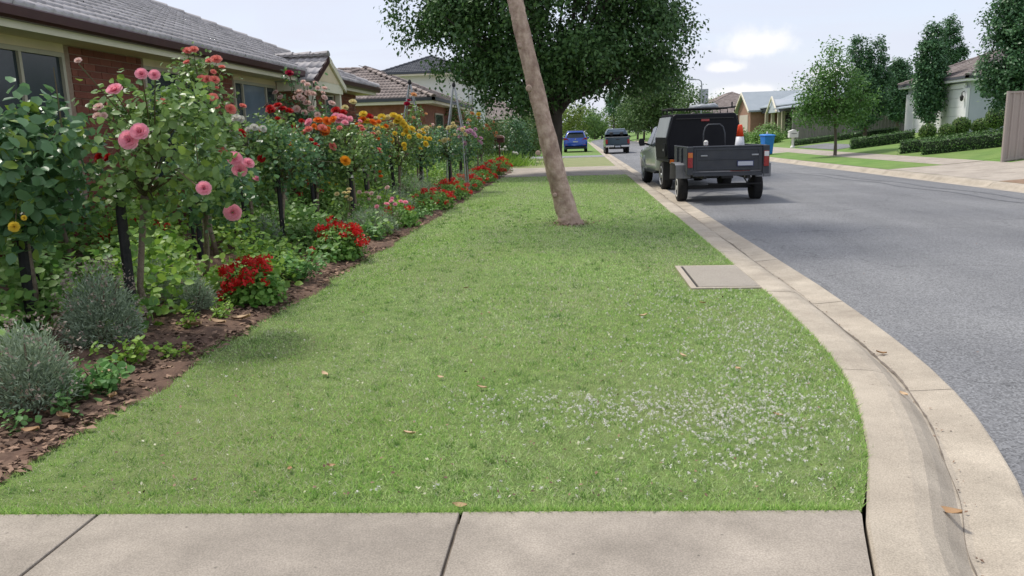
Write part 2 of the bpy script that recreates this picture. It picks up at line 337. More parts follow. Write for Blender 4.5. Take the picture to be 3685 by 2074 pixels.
class MB:
    def __init__(s): s.v = []; s.f = []; s.m = []
    def add(s, V, F, mi=0):
        b = len(s.v); s.v += [tuple(map(float, p)) for p in V]; s.f += [tuple(i + b for i in f) for f in F]; s.m += [mi] * len(F); return s
    def box(s, x0, x1, y0, y1, z0, z1, mi=0):
        V = [(x0, y0, z0), (x1, y0, z0), (x1, y1, z0), (x0, y1, z0), (x0, y0, z1), (x1, y0, z1), (x1, y1, z1), (x0, y1, z1)]
        return s.add(V, [(0, 3, 2, 1), (4, 5, 6, 7), (0, 1, 5, 4), (1, 2, 6, 5), (2, 3, 7, 6), (3, 0, 4, 7)], mi)
    def prism(s, poly, axis, a, b, mi=0):
        """poly: 2D points; axis 0: (y,z) swept in x, 1: (x,z) swept in y, 2: (x,y) swept in z"""
        n = len(poly)
        def P(p, t): return (t, p[0], p[1]) if axis == 0 else (p[0], t, p[1]) if axis == 1 else (p[0], p[1], t)
        V = [P(p, a) for p in poly] + [P(p, b) for p in poly]
        F = [tuple(range(n - 1, -1, -1)), tuple(range(n, 2 * n))] + [(i, (i + 1) % n, n + (i + 1) % n, n + i) for i in range(n)]
        return s.add(V, F, mi)
    def tube(s, pts, rad, n=8, mi=0, cap=True):
        pts = [Vector(p) for p in pts]
        if not hasattr(rad, '__len__'): rad = [rad] * len(pts)
        V = []; prev = None
        for i, p in enumerate(pts):
            d = (pts[min(i + 1, len(pts) - 1)] - pts[max(i - 1, 0)]).normalized()
            a = d.orthogonal().normalized() if prev is None else (prev - d * prev.dot(d)).normalized()
            prev = a; b = d.cross(a)
            for k in range(n):
                t = 2 * math.pi * k / n
                V.append(p + (a * math.cos(t) + b * math.sin(t)) * rad[i])
        F = []
        for i in range(len(pts) - 1):
            for k in range(n):
                F.append((i * n + k, i * n + (k + 1) % n, (i + 1) * n + (k + 1) % n, (i + 1) * n + k))
        if cap:
            F.append(tuple(range(n - 1, -1, -1))); F.append(tuple((len(pts) - 1) * n + k for k in range(n)))
        return s.add(V, F, mi)
    def lathe(s, prof, c=(0, 0, 0), n=16, axis=2, mi=0):
        V = []
        for r_, h in prof:
            for k in range(n):
                t = 2 * math.pi * k / n; a, b = r_ * math.cos(t), r_ * math.sin(t)
                p = (a, b, h) if axis == 2 else (h, a, b) if axis == 0 else (b, h, a)
                V.append((c[0] + p[0], c[1] + p[1], c[2] + p[2]))
        F = []
        for i in range(len(prof) - 1):
            for k in range(n): F.append((i * n + k, i * n + (k + 1) % n, (i + 1) * n + (k + 1) % n, (i + 1) * n + k))
        F.append(tuple(range(n - 1, -1, -1))); F.append(tuple((len(prof) - 1) * n + k for k in range(n)))
        return s.add(V, F, mi)
    def loft(s, rings, mi=0):
        n = len(rings[0]); V = [p for r_ in rings for p in r_]
        F = [(i * n + k, i * n + (k + 1) % n, (i + 1) * n + (k + 1) % n, (i + 1) * n + k) for i in range(len(rings) - 1) for k in range(n)]
        F.append(tuple(range(n - 1, -1, -1))); F.append(tuple((len(rings) - 1) * n + k for k in range(n)))
        return s.add(V, F, mi)
    def build(s, name, mats, parent=None, smooth=False, bevel=0.0, seg=2, loc=None, fixn=True):
        me = mesh_np(name, s.v, s.f, mats, False, s.m)
        if fixn:
            bm = bmesh.new(); bm.from_mesh(me); bmesh.ops.recalc_face_normals(bm, faces=bm.faces); bm.to_mesh(me); bm.free()
        if smooth: me.polygons.foreach_set('use_smooth', np.ones(len(me.polygons), bool))
        o = bpy.data.objects.new(name, me); link(o, parent)
        if loc: o.location = loc
        if bevel:
            bv = o.modifiers.new('bevel', 'BEVEL'); bv.width = bevel; bv.segments = seg; bv.limit_method = 'ANGLE'; bv.angle_limit = R(35)
        return o
def copy_part(src, parent, loc=None):
    c = bpy.data.objects.new(src.name.split('.')[0], src.data); link(c, parent)
    for m_ in src.modifiers:
        n = c.modifiers.new(m_.name, m_.type)
        if m_.type == 'BEVEL': n.width = m_.width; n.segments = m_.segments; n.limit_method = m_.limit_method; n.angle_limit = m_.angle_limit
    if loc is not None: c.location = loc
    return c
def inst(name, me, parent, loc, rot=(0, 0, 0), sc=(1, 1, 1)):
    o = bpy.data.objects.new(name, me); link(o, parent); o.location = loc; o.rotation_euler = rot; o.scale = sc if hasattr(sc, '__len__') else (sc, sc, sc)
    return o

# ---- leaves: templates in the xy plane, +y towards the tip
TPL_DIAMOND = (np.array([(0, 0, 0), (.3, .42, .06), (0, 1, -.04), (-.3, .42, .06)]), np.array([(0, 1, 2, 3)]))
TPL_ROUND = (np.array([(0, 0, 0), (.33, .28, .07), (.33, .66, .05), (0, 1, -.06), (-.33, .66, .05), (-.33, .28, .07)]), np.array([(0, 1, 2, 3), (0, 3, 4, 5)]))
TPL_BLADE = (np.array([(-.5, 0, 0), (.5, 0, 0), (0, 1, 0)]), np.array([(0, 1, 2)]))
def unit(a): return a / np.maximum(np.linalg.norm(a, axis=-1, keepdims=True), 1e-9)
def leaf_frames(n, nrm=None, spread=1.0, droop=0.3):
    """random frames: columns x, y (leaf axis), z (leaf normal)"""
    z = rng.normal(size=(n, 3)) * spread
    if nrm is not None: z = z + nrm
    z = unit(z)
    y = rng.normal(size=(n, 3)); y[:, 2] -= droop
    y = unit(y - z * (y * z).sum(1, keepdims=True)); x = np.cross(y, z)
    return np.stack([x, y, z], 1)      # rows
def leaf_mesh(name, P, size, mats, tpl=TPL_DIAMOND, nrm=None, spread=1.0, droop=0.3, frames=None, aspect=1.0, mi=None):
    n = len(P); T, TF = tpl; k = len(T)
    fr = leaf_frames(n, nrm, spread, droop) if frames is None else frames
    size = np.broadcast_to(np.asarray(size, float), (n,)); asp = np.broadcast_to(np.asarray(aspect, float), (n,))
    loc = T[None] * np.stack([size * asp, size, size], 1)[:, None, :]
    V = P[:, None, :] + np.einsum('nki,nij->nkj', loc, fr)
    F = (TF[None] + (np.arange(n) * k)[:, None, None]).reshape(-1, TF.shape[1])
    m_i = None if mi is None else np.repeat(mi, len(TF))
    return mesh_np(name, V.reshape(-1, 3), F, mats, False, m_i)
def leaf_obj(name, P, size, mats, parent=None, kind='stuff', **kw):
    o = bpy.data.objects.new(name, leaf_mesh(name, np.asarray(P, float), size, mats, **kw)); link(o, parent)
    if kind: o['kind'] = kind
    return o
def in_lobes(lobes, n, inner=0.45):
    """clump centres spread over the outer part of a union of ellipsoids; returns points and outward normals"""
    vol = np.array([l[3] * l[4] * l[5] for l in lobes]) ** 0.75; idx = rng.choice(len(lobes), n, p=vol / vol.sum())
    Lb = np.array(lobes)[idx]; d = unit(rng.normal(size=(n, 3)))
    r_ = inner + (1 - inner) * rng.random(n) ** 0.55
    return Lb[:, :3] + d * Lb[:, 3:6] * r_[:, None], unit(d / Lb[:, 3:6])
def tree(name, label, cat, base, trunk, trad, bark, lobes, nclump, per, lsize, leafm, sig=0.3, group=None, nlimb=10, limb_r=0.05, droop=0.5, spread=0.6, tpl=TPL_DIAMOND, fork=None, rough=0.0, sides=12, holes=0, hole_r=.6):
    """trunk: polyline in world coordinates; lobes: world ellipsoids"""
    root = tag(empty(name, base), label, cat, group)
    b = np.array(base)
    mb = MB(); pts = np.array(trunk) - b
    # flare and irregularity
    P2 = []; R2 = []
    for i in range(len(pts) - 1):
        for t in ((0, .25, .5, .75) if not rough else np.linspace(0, 1, 9)[:-1]):
            P2.append(pts[i] * (1 - t) + pts[i + 1] * t); R2.append((trad[i] * (1 - t) + trad[i + 1] * t) * random.uniform(.95, 1.05))
    P2.append(pts[-1]); R2.append(trad[-1])
    mb.tube(P2, R2, sides)
    if rough:
        nv = []
        for k, v in enumerate(mb.v):
            ring, a_ = divmod(k, sides); c_ = P2[ring]; t_ = 6.283 * a_ / sides; hz = v[2]
            f_ = 1 + rough * (.5 * math.sin(3 * t_ + hz * 2.3) + .35 * math.sin(5 * t_ - hz * 4.1) + .4 * math.sin(hz * 7 + 2 * t_) + random.uniform(-.4, .4)) + max(0, .3 - hz) * .9 * max(0, math.sin(4 * t_ + .6))
            nv.append(tuple(c_[j] + (v[j] - c_[j]) * f_ for j in range(3)))
        mb.v = nv
    C, Nn = in_lobes(lobes, nclump)
    if holes:
        Hc, _ = in_lobes(lobes, holes, .8); keep_ = (np.linalg.norm(C[:, None] - Hc[None], axis=2) > hole_r).all(1); C, Nn = C[keep_], Nn[keep_]; nclump = len(C)
    fk = np.array(fork if fork is not None else trunk[-1])
    order = rng.permutation(nclump)[:nlimb]
    for j in order:
        e = C[j]; s_ = fk - np.array((0, 0, random.uniform(0, .25) * abs(fk[2] - base[2])))
        mid = (s_ + e) / 2 + np.array((random.uniform(-.2, .2), random.uniform(-.2, .2), random.uniform(0.0, .3))) * np.linalg.norm(e - s_) * .4
        q = [s_ * (1 - t) ** 2 + 2 * mid * t * (1 - t) + e * t * t - b for t in (0, .2, .4, .6, .8, 1)]
        mb.tube(q, [limb_r * (1 - .8 * t) for t in (0, .2, .4, .6, .8, 1)], 6)
    tr = mb.build('trunk', bark, root, smooth=True)
    P = np.repeat(C, per, 0) + rng.normal(size=(nclump * per, 3)) * sig
    P[:, 2] -= np.abs(rng.normal(size=len(P))) * sig * .3
    nr = np.repeat(Nn, per, 0) * .5 + np.array((0, 0, .6))
    leaf_obj('crown', P - b, lsize * rng.uniform(.7, 1.3, len(P)), leafm, root, nrm=nr, spread=spread, droop=droop, tpl=tpl)
    return root

# ------------------------------------------------------------------ terrain
TX = [-400, -30, -9, -6, -2.65, 1.72, 2.3, 9.5, 10.16, 11.9, 13.2, 18.7, 40, 500]
TZ = [.6, .6, .5, .4, .116, .116, -.12, -.12, .12, .22, .32, 1.05, 1.3, 1.3]
SHY = [-60, 5, 18, 25.5, 38, 900]; SHX = [.5, .5, .3, .06, -.4, -.4]
def shift(y): return float(np.interp(y, SHY, SHX))
def tz(x, y=30.0):
    return float(np.interp(x - (shift(y) if x > 5 else 0), TX, TZ))
def tp(t, y, dz=0.0):
    """a point of the terrain by cross-section coordinate t (right of the street it follows the kerb)"""
    return (t + (shift(y) if t > 5 else 0), y, float(np.interp(t, TX, TZ)) + dz)
def strip(name, t0, t1, y0, y1, m_, dz=0.004, step=2.0, parent=None, kind='structure'):
    ts = [t0] + [t for t in TX if t0 < t < t1] + [t1]
    ys = sorted(set(list(np.arange(y0, y1, step)) + [y1] + [y for y in SHY if y0 < y < y1]))
    V = [tp(t, y, dz) for y in ys for t in ts]; n = len(ts)
    F = [(j * n + i, j * n + i + 1, (j + 1) * n + i + 1, (j + 1) * n + i) for j in range(len(ys) - 1) for i in range(n - 1)]
    o = bpy.data.objects.new(name, mesh_np(name, V, F, m_)); link(o, parent)
    if kind: o['kind'] = kind
    return o
def sheet(name, pts, m_, dz=0.004, parent=None, kind='structure'):
    """flat polygon following the terrain at its corners"""
    V = [(x, y, tz(x, y) + dz) for x, y in pts]
    o = bpy.data.objects.new(name, mesh_np(name, V, [tuple(range(len(V)))], m_)); link(o, parent)
    if kind: o['kind'] = kind
    return o
ys = [-60, 5, 18, 25.5, 38, 60, 100, 180, 300, 900]
V = [(lambda q: (q[0], q[1], -.15 if -2.7 < q[0] < 9.7 else q[2]))(tp(t, y)) for y in ys for t in TX]; n = len(TX)
g = bpy.data.objects.new('ground', mesh_np('ground', V, [(j * n + i, j * n + i + 1, (j + 1) * n + i + 1, (j + 1) * n + i) for j in range(len(ys) - 1) for i in range(n - 1)], 'far_grass'))
link(g); tag(g, kind='structure')

# ---- left kerb: profile swept along the back edge of the verge
KB = [(-2.6, -3.6), (-1.4, -2.2), (-.55, -1.0), (.05, .1), (.5, 1.0), (.83, 1.9), (1.09, 2.85), (1.30, 3.41), (1.47, 4.03), (1.57, 4.5), (1.655, 5.18), (1.70, 6.1), (1.715, 7.2), (1.715, 9), (1.715, 12)]
KB += [(1.715, y) for y in range(15, 131, 3)]
def smooth_path(p, k=6):
    out = []
    for i in range(len(p) - 1):
        p0 = np.array(p[max(i - 1, 0)]); p1 = np.array(p[i]); p2 = np.array(p[i + 1]); p3 = np.array(p[min(i + 2, len(p) - 1)])
        for j in range(k):
            t = j / k
            out.append(.5 * (2 * p1 + (p2 - p0) * t + (2 * p0 - 5 * p1 + 4 * p2 - p3) * t * t + (3 * p1 - p0 - 3 * p2 + p3) * t ** 3))
    out.append(np.array(p[-1], float)); return np.array(out)
KP = smooth_path(KB)
def path_frames(P):
    d = np.gradient(P, axis=0); d /= np.linalg.norm(d, axis=1)[:, None]
    nr = np.stack([d[:, 1], -d[:, 0]], 1); s_ = np.concatenate([[0], np.cumsum(np.linalg.norm(np.diff(P, axis=0), axis=1))])
    return nr, s_
KN, KS = path_frames(KP)
KPROF = [(0, -.16), (0, .112), (.012, .124), (.20, .122), (.27, .108), (.33, .072), (.385, .025), (.41, .006), (.445, 0.0), (.50, .004), (.70, .022), (.712, .018), (.712, -.16)]
def kscale(y): return np.interp(y, [2.0, 4.2, 8.0], [.84, .88, 1.0])
def kerb(name, P, N_, S_, prof, label, sec=2.4, gap=.016, sgn=1, start=0.0, wsc=None):
    root = tag(empty(name), label, None, kind='structure')
    tot = S_[-1]; s0 = start; k = 0
    while s0 < tot - .1:
        s1 = min(s0 + sec, tot)
        ss = np.linspace(s0 + gap / 2, s1 - gap / 2, 7 if s0 < 14 else 3)
        X = np.interp(ss, S_, P[:, 0]); Y = np.interp(ss, S_, P[:, 1]); NX = np.interp(ss, S_, N_[:, 0]); NY = np.interp(ss, S_, N_[:, 1])
        dz = random.uniform(-.003, .003)
        mb = MB(); mb.loft([[(x + nx * o * k_, y + ny * o * k_, z + dz) for o, z in prof] for x, y, nx, ny, k_ in zip(X, Y, NX, NY, [wsc(v) if wsc else 1.0 for v in Y])])
        mb.build('kerb_section', 'kerb_concrete', root); s0 = s1; k += 1
        if s0 > 60: sec = 12
    return root
# a joint falls where the photo shows one, just in front of the camera
s_joint = float(np.interp(2.42, KP[:, 1], KS))
kerb('kerb', KP, KN, KS, KPROF, 'pale concrete kerb and gutter curving along the lawn', start=s_joint % 2.4, wsc=kscale)
# dark silt caught in the gutter line, a ribbon of uneven width
V = []; F = []; sil = np.arange(s_joint - 1.5, s_joint + 60, .06)
for i, s_ in enumerate(sil):
    x, y, nx_, ny_ = (float(np.interp(s_, KS, a)) for a in (KP[:, 0], KP[:, 1], KN[:, 0], KN[:, 1]))
    c_ = .425 + .012 * math.sin(s_ * 2.1) + .006 * math.sin(s_ * 7.3); w_ = max(.0015, .006 + .006 * math.sin(s_ * 1.3 + .7) + random.uniform(-.005, .005))
    k_ = float(kscale(y))
    for o_ in (c_ - w_, c_ + w_): V.append((x + nx_ * o_ * k_, y + ny_ * o_ * k_, float(np.interp(o_, [q[0] for q in KPROF[1:-1]], [q[1] for q in KPROF[1:-1]])) + .005))
    if i: F.append((2 * i - 2, 2 * i - 1, 2 * i + 1, 2 * i))
o = bpy.data.objects.new('gutter_silt', mesh_np('gutter_silt', V, F, 'silt')); link(o); tag(o, 'thin line of dark silt in the gutter', 'silt', kind='stuff')
RKP = np.array([(9.5 + shift(y), y) for y in list(range(-40, 132, 2))], float); RKN, RKS = path_frames(RKP)
RPROF = [(0, -.16), (0, .0), (.012, .012), (.28, .0), (.34, .03), (.40, .085), (.45, .112), (.62, .124), (.66, .122), (.66, -.16)]
kerb('kerb', RKP, RKN, RKS, RPROF, 'pale concrete kerb and gutter across the street', sec=3.0)
# ---- road between the two kerbs
mbr = []
yl = list(np.arange(-40, -4, 4.0)) + list(np.arange(-4, 12, .2)) + list(np.arange(12, 130, 2.0))
KW = .708 * kscale(KP[:, 1]); LX = np.interp(yl, KP[:, 1] + KN[:, 1] * KW, KP[:, 0] + KN[:, 0] * KW)
V = []; F = []
fr = np.linspace(0, 1, 9)
for y, xl in zip(yl, LX):
    xr = 9.5 + shift(y) + .006
    if y < -3: xl = -2.0
    for t in fr: V.append((xl + (xr - xl) * t, y, .012 + .07 * 4 * t * (1 - t) * .5))
# beyond the straight the street bends a little to the right
ylast = yl[-1]
for j in range(1, 40):
    y = ylast + j * 5; off = ((j * 5) ** 2) / 900.0
    for t in fr: V.append((2.4 + off + (6.7) * t, y, .012))
for j in range(len(yl) + 39 - 1):
    for i in range(8): F.append((j * 9 + i, j * 9 + i + 1, (j + 1) * 9 + i + 1, (j + 1) * 9 + i))
road = bpy.data.objects.new('road', mesh_np('road', V, F, 'asphalt', True)); link(road); tag(road, kind='structure')

# ---- verge lawn on the near side
kmask = (KP[:, 1] > 2.86) & (KP[:, 1] < 27.4)
edge = [(1.09 - .004, 2.885)] + [(x - .004, y) for x, y in KP[kmask]] + [(1.711, 27.45)]
rows = [e[1] for e in edge]
NCOL = 14
V = []; F = []
def bed_edge(y): return -2.64 + .05 * math.sin(y * 1.9) + .035 * math.sin(y * 4.3 + 1) + .02 * math.sin(y * 9.1)
def path_y(x): return 2.885 + (x - 1.09) * .034
for i, (xr, y) in enumerate(edge):
    xl = bed_edge(y)
    for k in range(NCOL + 1):
        t = k / NCOL; x = xl + (xr - xl) * t
        yy = y if i else path_y(x)
        V.append((x, yy, .120 + .003 * math.sin(x * 2.1 + y * .9) * math.sin(y * 1.3) * (1 if 0 < k < NCOL and i else 0)))
for j in range(len(edge) - 1):
    for i in range(NCOL): F.append((j * (NCOL + 1) + i, j * (NCOL + 1) + i + 1, (j + 1) * (NCOL + 1) + i + 1, (j + 1) * (NCOL + 1) + i))
lawn = bpy.data.objects.new('lawn', mesh_np('lawn', V, F, 'lawn_soil', True)); link(lawn); tag(lawn, kind='structure')

# ---- footpath slabs in the foreground
fp = tag(empty('footpath'), kind='structure')
def slab(x0, x1, jag=False):
    mb = MB()
    def inset(a, b): return [(a, -1.6), (b, -1.6), (b, path_y(b)), (a, path_y(a))]
    if x1 is None:
        ks = [(x - .014, y) for x, y in KP if 0.0 < y < 2.86]
        poly = [(x0, -1.6), (-.42, -1.6)] + [p for p in ks if p[0] > x0 + .05] + [(1.076, path_y(1.076))] + [(x0, path_y(x0))]
    else: poly = inset(x0, x1)
    mb.prism(poly, 2, -.05, .128)
    return mb.build('slab', 'path_concrete', fp, bevel=.006 if x1 is not None else 0.0, seg=2)
slab(-1.972 + .006, -.478 - .007); slab(-.478 + .007, None); slab(-3.47 + .006, -1.972 - .006); slab(-4.96, -3.482); slab(-6.5, -4.972)
jd = MB(); jd.box(-6.4, .9, -1.6, 2.55, -.06, .112).box(-2.1, -.3, 2.55, 2.76, -.06, .112); o = jd.build('joint_filler', 'silt', fp)

# ---- crossings and verges further along the near side
strip('driveway', -8, 1.711, 27.6, 34.9, 'drive_concrete', .008)
strip('far_verge', -8, 1.711, 35.0, 48.2, 'dry_grass', .004)
strip('grey_driveway', -8, 1.711, 48.4, 52.2, 'grey_drive', .008)
strip('far_lawn', -8, 1.711, 52.4, 128, 'far_grass', .004)
# garden bed: rough soil
nx, ny = 34, 240
xs = np.linspace(-6.0, -2.6, nx); yy = np.linspace(-1, 33, ny)
XX, YY = np.meshgrid(xs, yy); edgex = np.array([bed_edge(y) for y in yy])
XX[:, -1] = edgex + .03; XX[:, -2] = edgex - .02
ZZ = np.interp(XX, TX, TZ) + .02 + rng.normal(size=XX.shape) * .012 + .015 * np.sin(XX * 5) * np.sin(YY * 4)
ZZ[:, -1] = .09
V = np.stack([XX, YY, ZZ], -1).reshape(-1, 3)
ii = np.arange(nx - 1)[None] + (np.arange(ny - 1) * nx)[:, None]
F = np.stack([ii, ii + 1, ii + 1 + nx, ii + nx], -1).reshape(-1, 4)
bed = bpy.data.objects.new('garden_bed', mesh_np('garden_bed', V, F, 'soil', True)); link(bed); tag(bed, kind='structure')

# ---- far side of the street
strip('right_verge', 10.16, 11.9, 26.6, 44, 'far_grass', .01)
strip('right_driveway', 10.16, 13.2, 20.2, 26.6, 'drive_concrete', .006)
strip('soil_strip', 10.16, 13.0, 8, 20.2, 'verge_soil', .006)
rfp = tag(empty('footpath'), kind='structure')
y = 26.65
while y < 128:
    strip('slab', 11.9, 13.18, y, y + (1.5 if y < 44 else 6) - .02, 'drive_concrete', .012, parent=rfp, kind=None); y += 1.5 if y < 44 else 6
strip('far_right_verge', 10.16, 11.9, 47.5, 128, 'far_grass', .01)
strip('right_crossing', 10.16, 11.9, 44, 47.5, 'drive_concrete', .006)
strip('right_front_lawn', 13.2, 18.6, 26.8, 40.4, 'far_grass', .008)
sheet('right_asphalt_drive', [(13.1, 41.2), (18.7, 40.5), (18.9, 46), (13.1, 48.6)], 'asphalt', .02)
strip('side_driveway', 13.2, 24, 18.5, 25.2, 'drive_concrete', .006)

# ------------------------------------------------------------------ roofs: tiles are real pieces
def in_view(p, margin=60):
    c = (ex.dot(Vector(p) - Vector((0, 0, 1.6))), ey.dot(Vector(p) - Vector((0, 0, 1.6))), ez.dot(Vector(p) - Vector((0, 0, 1.6))))
    if c[2] < .2: return False
    x = 512 + 773.5 * c[0] / c[2]; y_ = 288 - 773.5 * c[1] / c[2]
    return -margin < x < 1024 + margin and -margin < y_ < 576 + margin
TW, TL = .30, .32
us = np.linspace(0, TW, 11); hs = .024 * (.5 + .5 * np.cos(2 * np.pi * us / .15)) ** 2
tv = np.concatenate([np.stack([us, np.zeros(11), hs * .3 - .012], 1), np.stack([us, np.zeros(11), hs + .026], 1), np.stack([us, np.full(11, TL + .04), hs + .002], 1)])
tf = np.array([(r_ * 11 + i, r_ * 11 + i + 1, (r_ + 1) * 11 + i + 1, (r_ + 1) * 11 + i) for r_ in (0, 1) for i in range(10)])
TILE = {}
def tile_mesh(m_):
    if m_ not in TILE: TILE[m_] = mesh_np('roof_tile', tv, tf, m_)
    return TILE[m_]
def tile_slots(O, U, Vv, width, run, pitch, lo, hi):
    """slots on one slope; lo(r), hi(r) limit u by horizontal run r"""
    out = []; j = 0
    while j * TL * math.cos(pitch) < run:
        r_ = (j + .5) * TL * math.cos(pitch); u = (j % 2) * .0 + math.ceil((lo(r_)) / TW) * TW - TW
        while u < hi(r_):
            if u + TW * .5 > lo(r_) and u + TW * .5 < hi(r_): out.append(O + U * u + Vv * (j * TL))
            u += TW
        j += 1
    return out
def frame_of(U, Vv):
    W = U.cross(Vv); return Matrix((( U.x, Vv.x, W.x, 0), (U.y, Vv.y, W.y, 0), (U.z, Vv.z, W.z, 0), (0, 0, 0, 1)))
def join_tiles(name, slots, U, Vv, m_, parent, off, scale=1.0):
    if not slots: return
    M = np.array(frame_of(U, Vv))[:3, :3]
    loc = tv @ M.T; P = np.array([tuple(s_) for s_ in slots]) + off
    jit = rng.normal(size=(len(P), 1, 3)) * .002
    V_ = (P[:, None] + loc[None] + jit).reshape(-1, 3); F_ = (tf[None] + (np.arange(len(P)) * len(tv))[:, None, None]).reshape(-1, 4)
    o = bpy.data.objects.new(name, mesh_np(name, V_, F_, m_)); link(o, parent); o['kind'] = 'stuff'; return o
def place_tile(me, slot, U, Vv, parent, off):
    o = bpy.data.objects.new('roof_tile', me); link(o, parent)
    Mx = frame_of(U, Vv); Mx.translation = slot + Vector(off) + Vector((random.uniform(-.003, .003), random.uniform(-.003, .003), random.uniform(-.002, .002)))
    o.matrix_local = Mx; return o
def caps(root, a, b, m_, off, r_=.11, L=.38, joined=False, lift=.02):
    a = Vector(a); b = Vector(b); d = (b - a); n_ = max(1, int(d.length / L)); d.normalize()
    side = d.cross(Vector((0, 0, 1))).normalized(); up = side.cross(d)
    mbj = MB()
    for i in range(n_):
        p0 = a + d * (i * L); p1 = p0 + d * (L + .05)
        rings = []
        for p, rr, lf in ((p0, r_ * 1.08, lift + .02), (p1, r_ * .95, lift)):
            rings.append([p + Vector(off) + side * math.cos(t) * rr + up * (math.sin(t) * rr * .75 + lf) for t in np.linspace(-.1, math.pi + .1, 8)])
        V_ = rings[0] + rings[1]; F_ = [(k, k + 1, 8 + k + 1, 8 + k) for k in range(7)] + [tuple(range(8))]
        if joined: mbj.add(V_, F_)
        else: MB().add(V_, F_).build('ridge_cap', m_, root)
    if joined: o = mbj.build('ridge_caps', m_, root); o['kind'] = 'stuff'
def hip_roof(root, off, x0, x1, y0, y1, z, pitch, m_, tiled=('+x', '-y'), under='inner_dark', cap=True, gut='burgundy'):
    w = min(x1 - x0, y1 - y0) / 2; h = w * math.tan(pitch); off = np.array(off)
    if (x1 - x0) < (y1 - y0): A = ((x0 + x1) / 2, y0 + w, z + h); B_ = ((x0 + x1) / 2, y1 - w, z + h)
    else: A = (x0 + w, (y0 + y1) / 2, z + h); B_ = (x1 - w, (y0 + y1) / 2, z + h)
    c = [(x0, y0, z), (x1, y0, z), (x1, y1, z), (x0, y1, z)]
    V_ = [np.array(p) + off for p in c + [A, B_]]
    if (x1 - x0) < (y1 - y0): F_ = [(0, 1, 4), (1, 2, 5, 4), (2, 3, 5), (3, 0, 4, 5)]
    else: F_ = [(0, 1, 5, 4), (1, 2, 5), (2, 3, 4, 5), (3, 0, 4)]
    MB().add(V_, F_ + [(3, 2, 1, 0)]).build('roof', m_, root)
    cp, sp = math.cos(pitch), math.sin(pitch); wmax = w
    defs = {'+x': (Vector((x1, y0, z)), Vector((0, 1, 0)), Vector((-cp, 0, sp)), y1 - y0), '-y': (Vector((x0, y0, z)), Vector((1, 0, 0)), Vector((0, cp, sp)), x1 - x0),
            '-x': (Vector((x0, y1, z)), Vector((0, -1, 0)), Vector((cp, 0, sp)), y1 - y0)}
    for k in tiled:
        O, U, Vv, Lw = defs[k]
        lo = lambda r_: r_; hi = lambda r_, L_=Lw: L_ - r_
        sl = tile_slots(O + Vector((0, 0, .012)), U, Vv, Lw, w, pitch, lo, hi)
        join_tiles('roof_tiles', sl, U, Vv, m_, root, off)
    if cap:
        for e, t in ((c[0], A), (c[1], A if (x1 - x0) < (y1 - y0) else B_), (c[2], B_), (c[3], B_ if (x1 - x0) < (y1 - y0) else A)): caps(root, e, t, m_, off, joined=True)
        caps(root, A, B_, m_, off, joined=True)
    g_ = MB()
    for (ax, ay, bx, by) in ((x0, y0, x1, y0), (x1, y0, x1, y1), (x1, y1, x0, y1), (x0, y1, x0, y0)):
        lo_ = np.array((min(ax, bx) - .06, min(ay, by) - .06, z - .11)) + off; hi_ = np.array((max(ax, bx) + .06, max(ay, by) + .06, z + .01)) + off
        g_.box(lo_[0], hi_[0], lo_[1], hi_[1], lo_[2], hi_[2])
    g_.build('gutter', gut, root)
    return A, B_

# ------------------------------------------------------------------ the near house
B0 = np.array((-6.0, 12.0, .35)); off = -B0
house = tag(empty('brick_house', tuple(B0)), 'red brick house with grey tiled roof and burgundy gutter behind the roses', 'house')
XE, ZE, YN, YF, PITCH = -5.5, 2.98, -3.0, 21.8, R(23.5)
def hb(name, x0, x1, y0, y1, z0, z1, m_, parent=house, bevel=0.0):
    return MB().box(x0 - B0[0], x1 - B0[0], y0 - B0[1], y1 - B0[1], z0 - B0[2], z1 - B0[2]).build(name, m_, parent, bevel=bevel)
hb('rear_wall', -16, -15.8, YN + .5, YF - .5, .1, 2.82, 'brick_joined'); hb('end_wall', -15.8, -6.25, YF - .72, YF - .5, .1, 2.82, 'brick_joined'); hb('end_wall', -15.8, -6.25, YN + .5, YN + .72, .1, 2.82, 'brick_joined')
hb('soffit', -6.2, -5.56, YN, YF, 2.80, 2.825, 'cream'); hb('fascia', -5.57, -5.545, YN, YF, 2.785, 2.97, 'pale_cream')
# quad gutter
gp = [(-5.545, 2.86), (-5.47, 2.86), (-5.425, 2.885), (-5.415, 2.975), (-5.43, 2.99), (-5.455, 2.985), (-5.465, 2.9), (-5.53, 2.885), (-5.545, 2.96)]
MB().prism([(x - B0[0], z - B0[2]) for x, z in gp], 1, YN - B0[1], 15.72 - B0[1]).build('gutter', 'burgundy', house)
MB().prism([(x - B0[0], z - B0[2]) for x, z in gp], 1, 17.5 - B0[1], YF + .06 - B0[1]).build('gutter', 'burgundy', house)
wins = [(6.2, 9.02, (7.2, 8.27)), (10.74, 12.7, (11.7,)), (13.64, 15.6, (14.02, 15.1)), (18.7, 19.4, ()), (.8, 3.6, (2.2,))]
ZS, ZH = 0.95, 2.70
wb_ = MB(); a_ = YN + .5
def wbox(y0, y1, z0, z1): wb_.box(-6.25 - B0[0], -6.012 - B0[0], y0 - B0[1], y1 - B0[1], z0 - B0[2], z1 - B0[2])
wbox(YN + .5, YF - .5, .1, ZS)
for a, b, _ in sorted(wins): wbox(a_, a, ZS, ZH); a_ = b
wbox(a_, YF - .5, ZS, ZH); wbox(YN + .5, YF - .5, ZH, 2.82)
wall = wb_.build('wall', 'mortar', house)
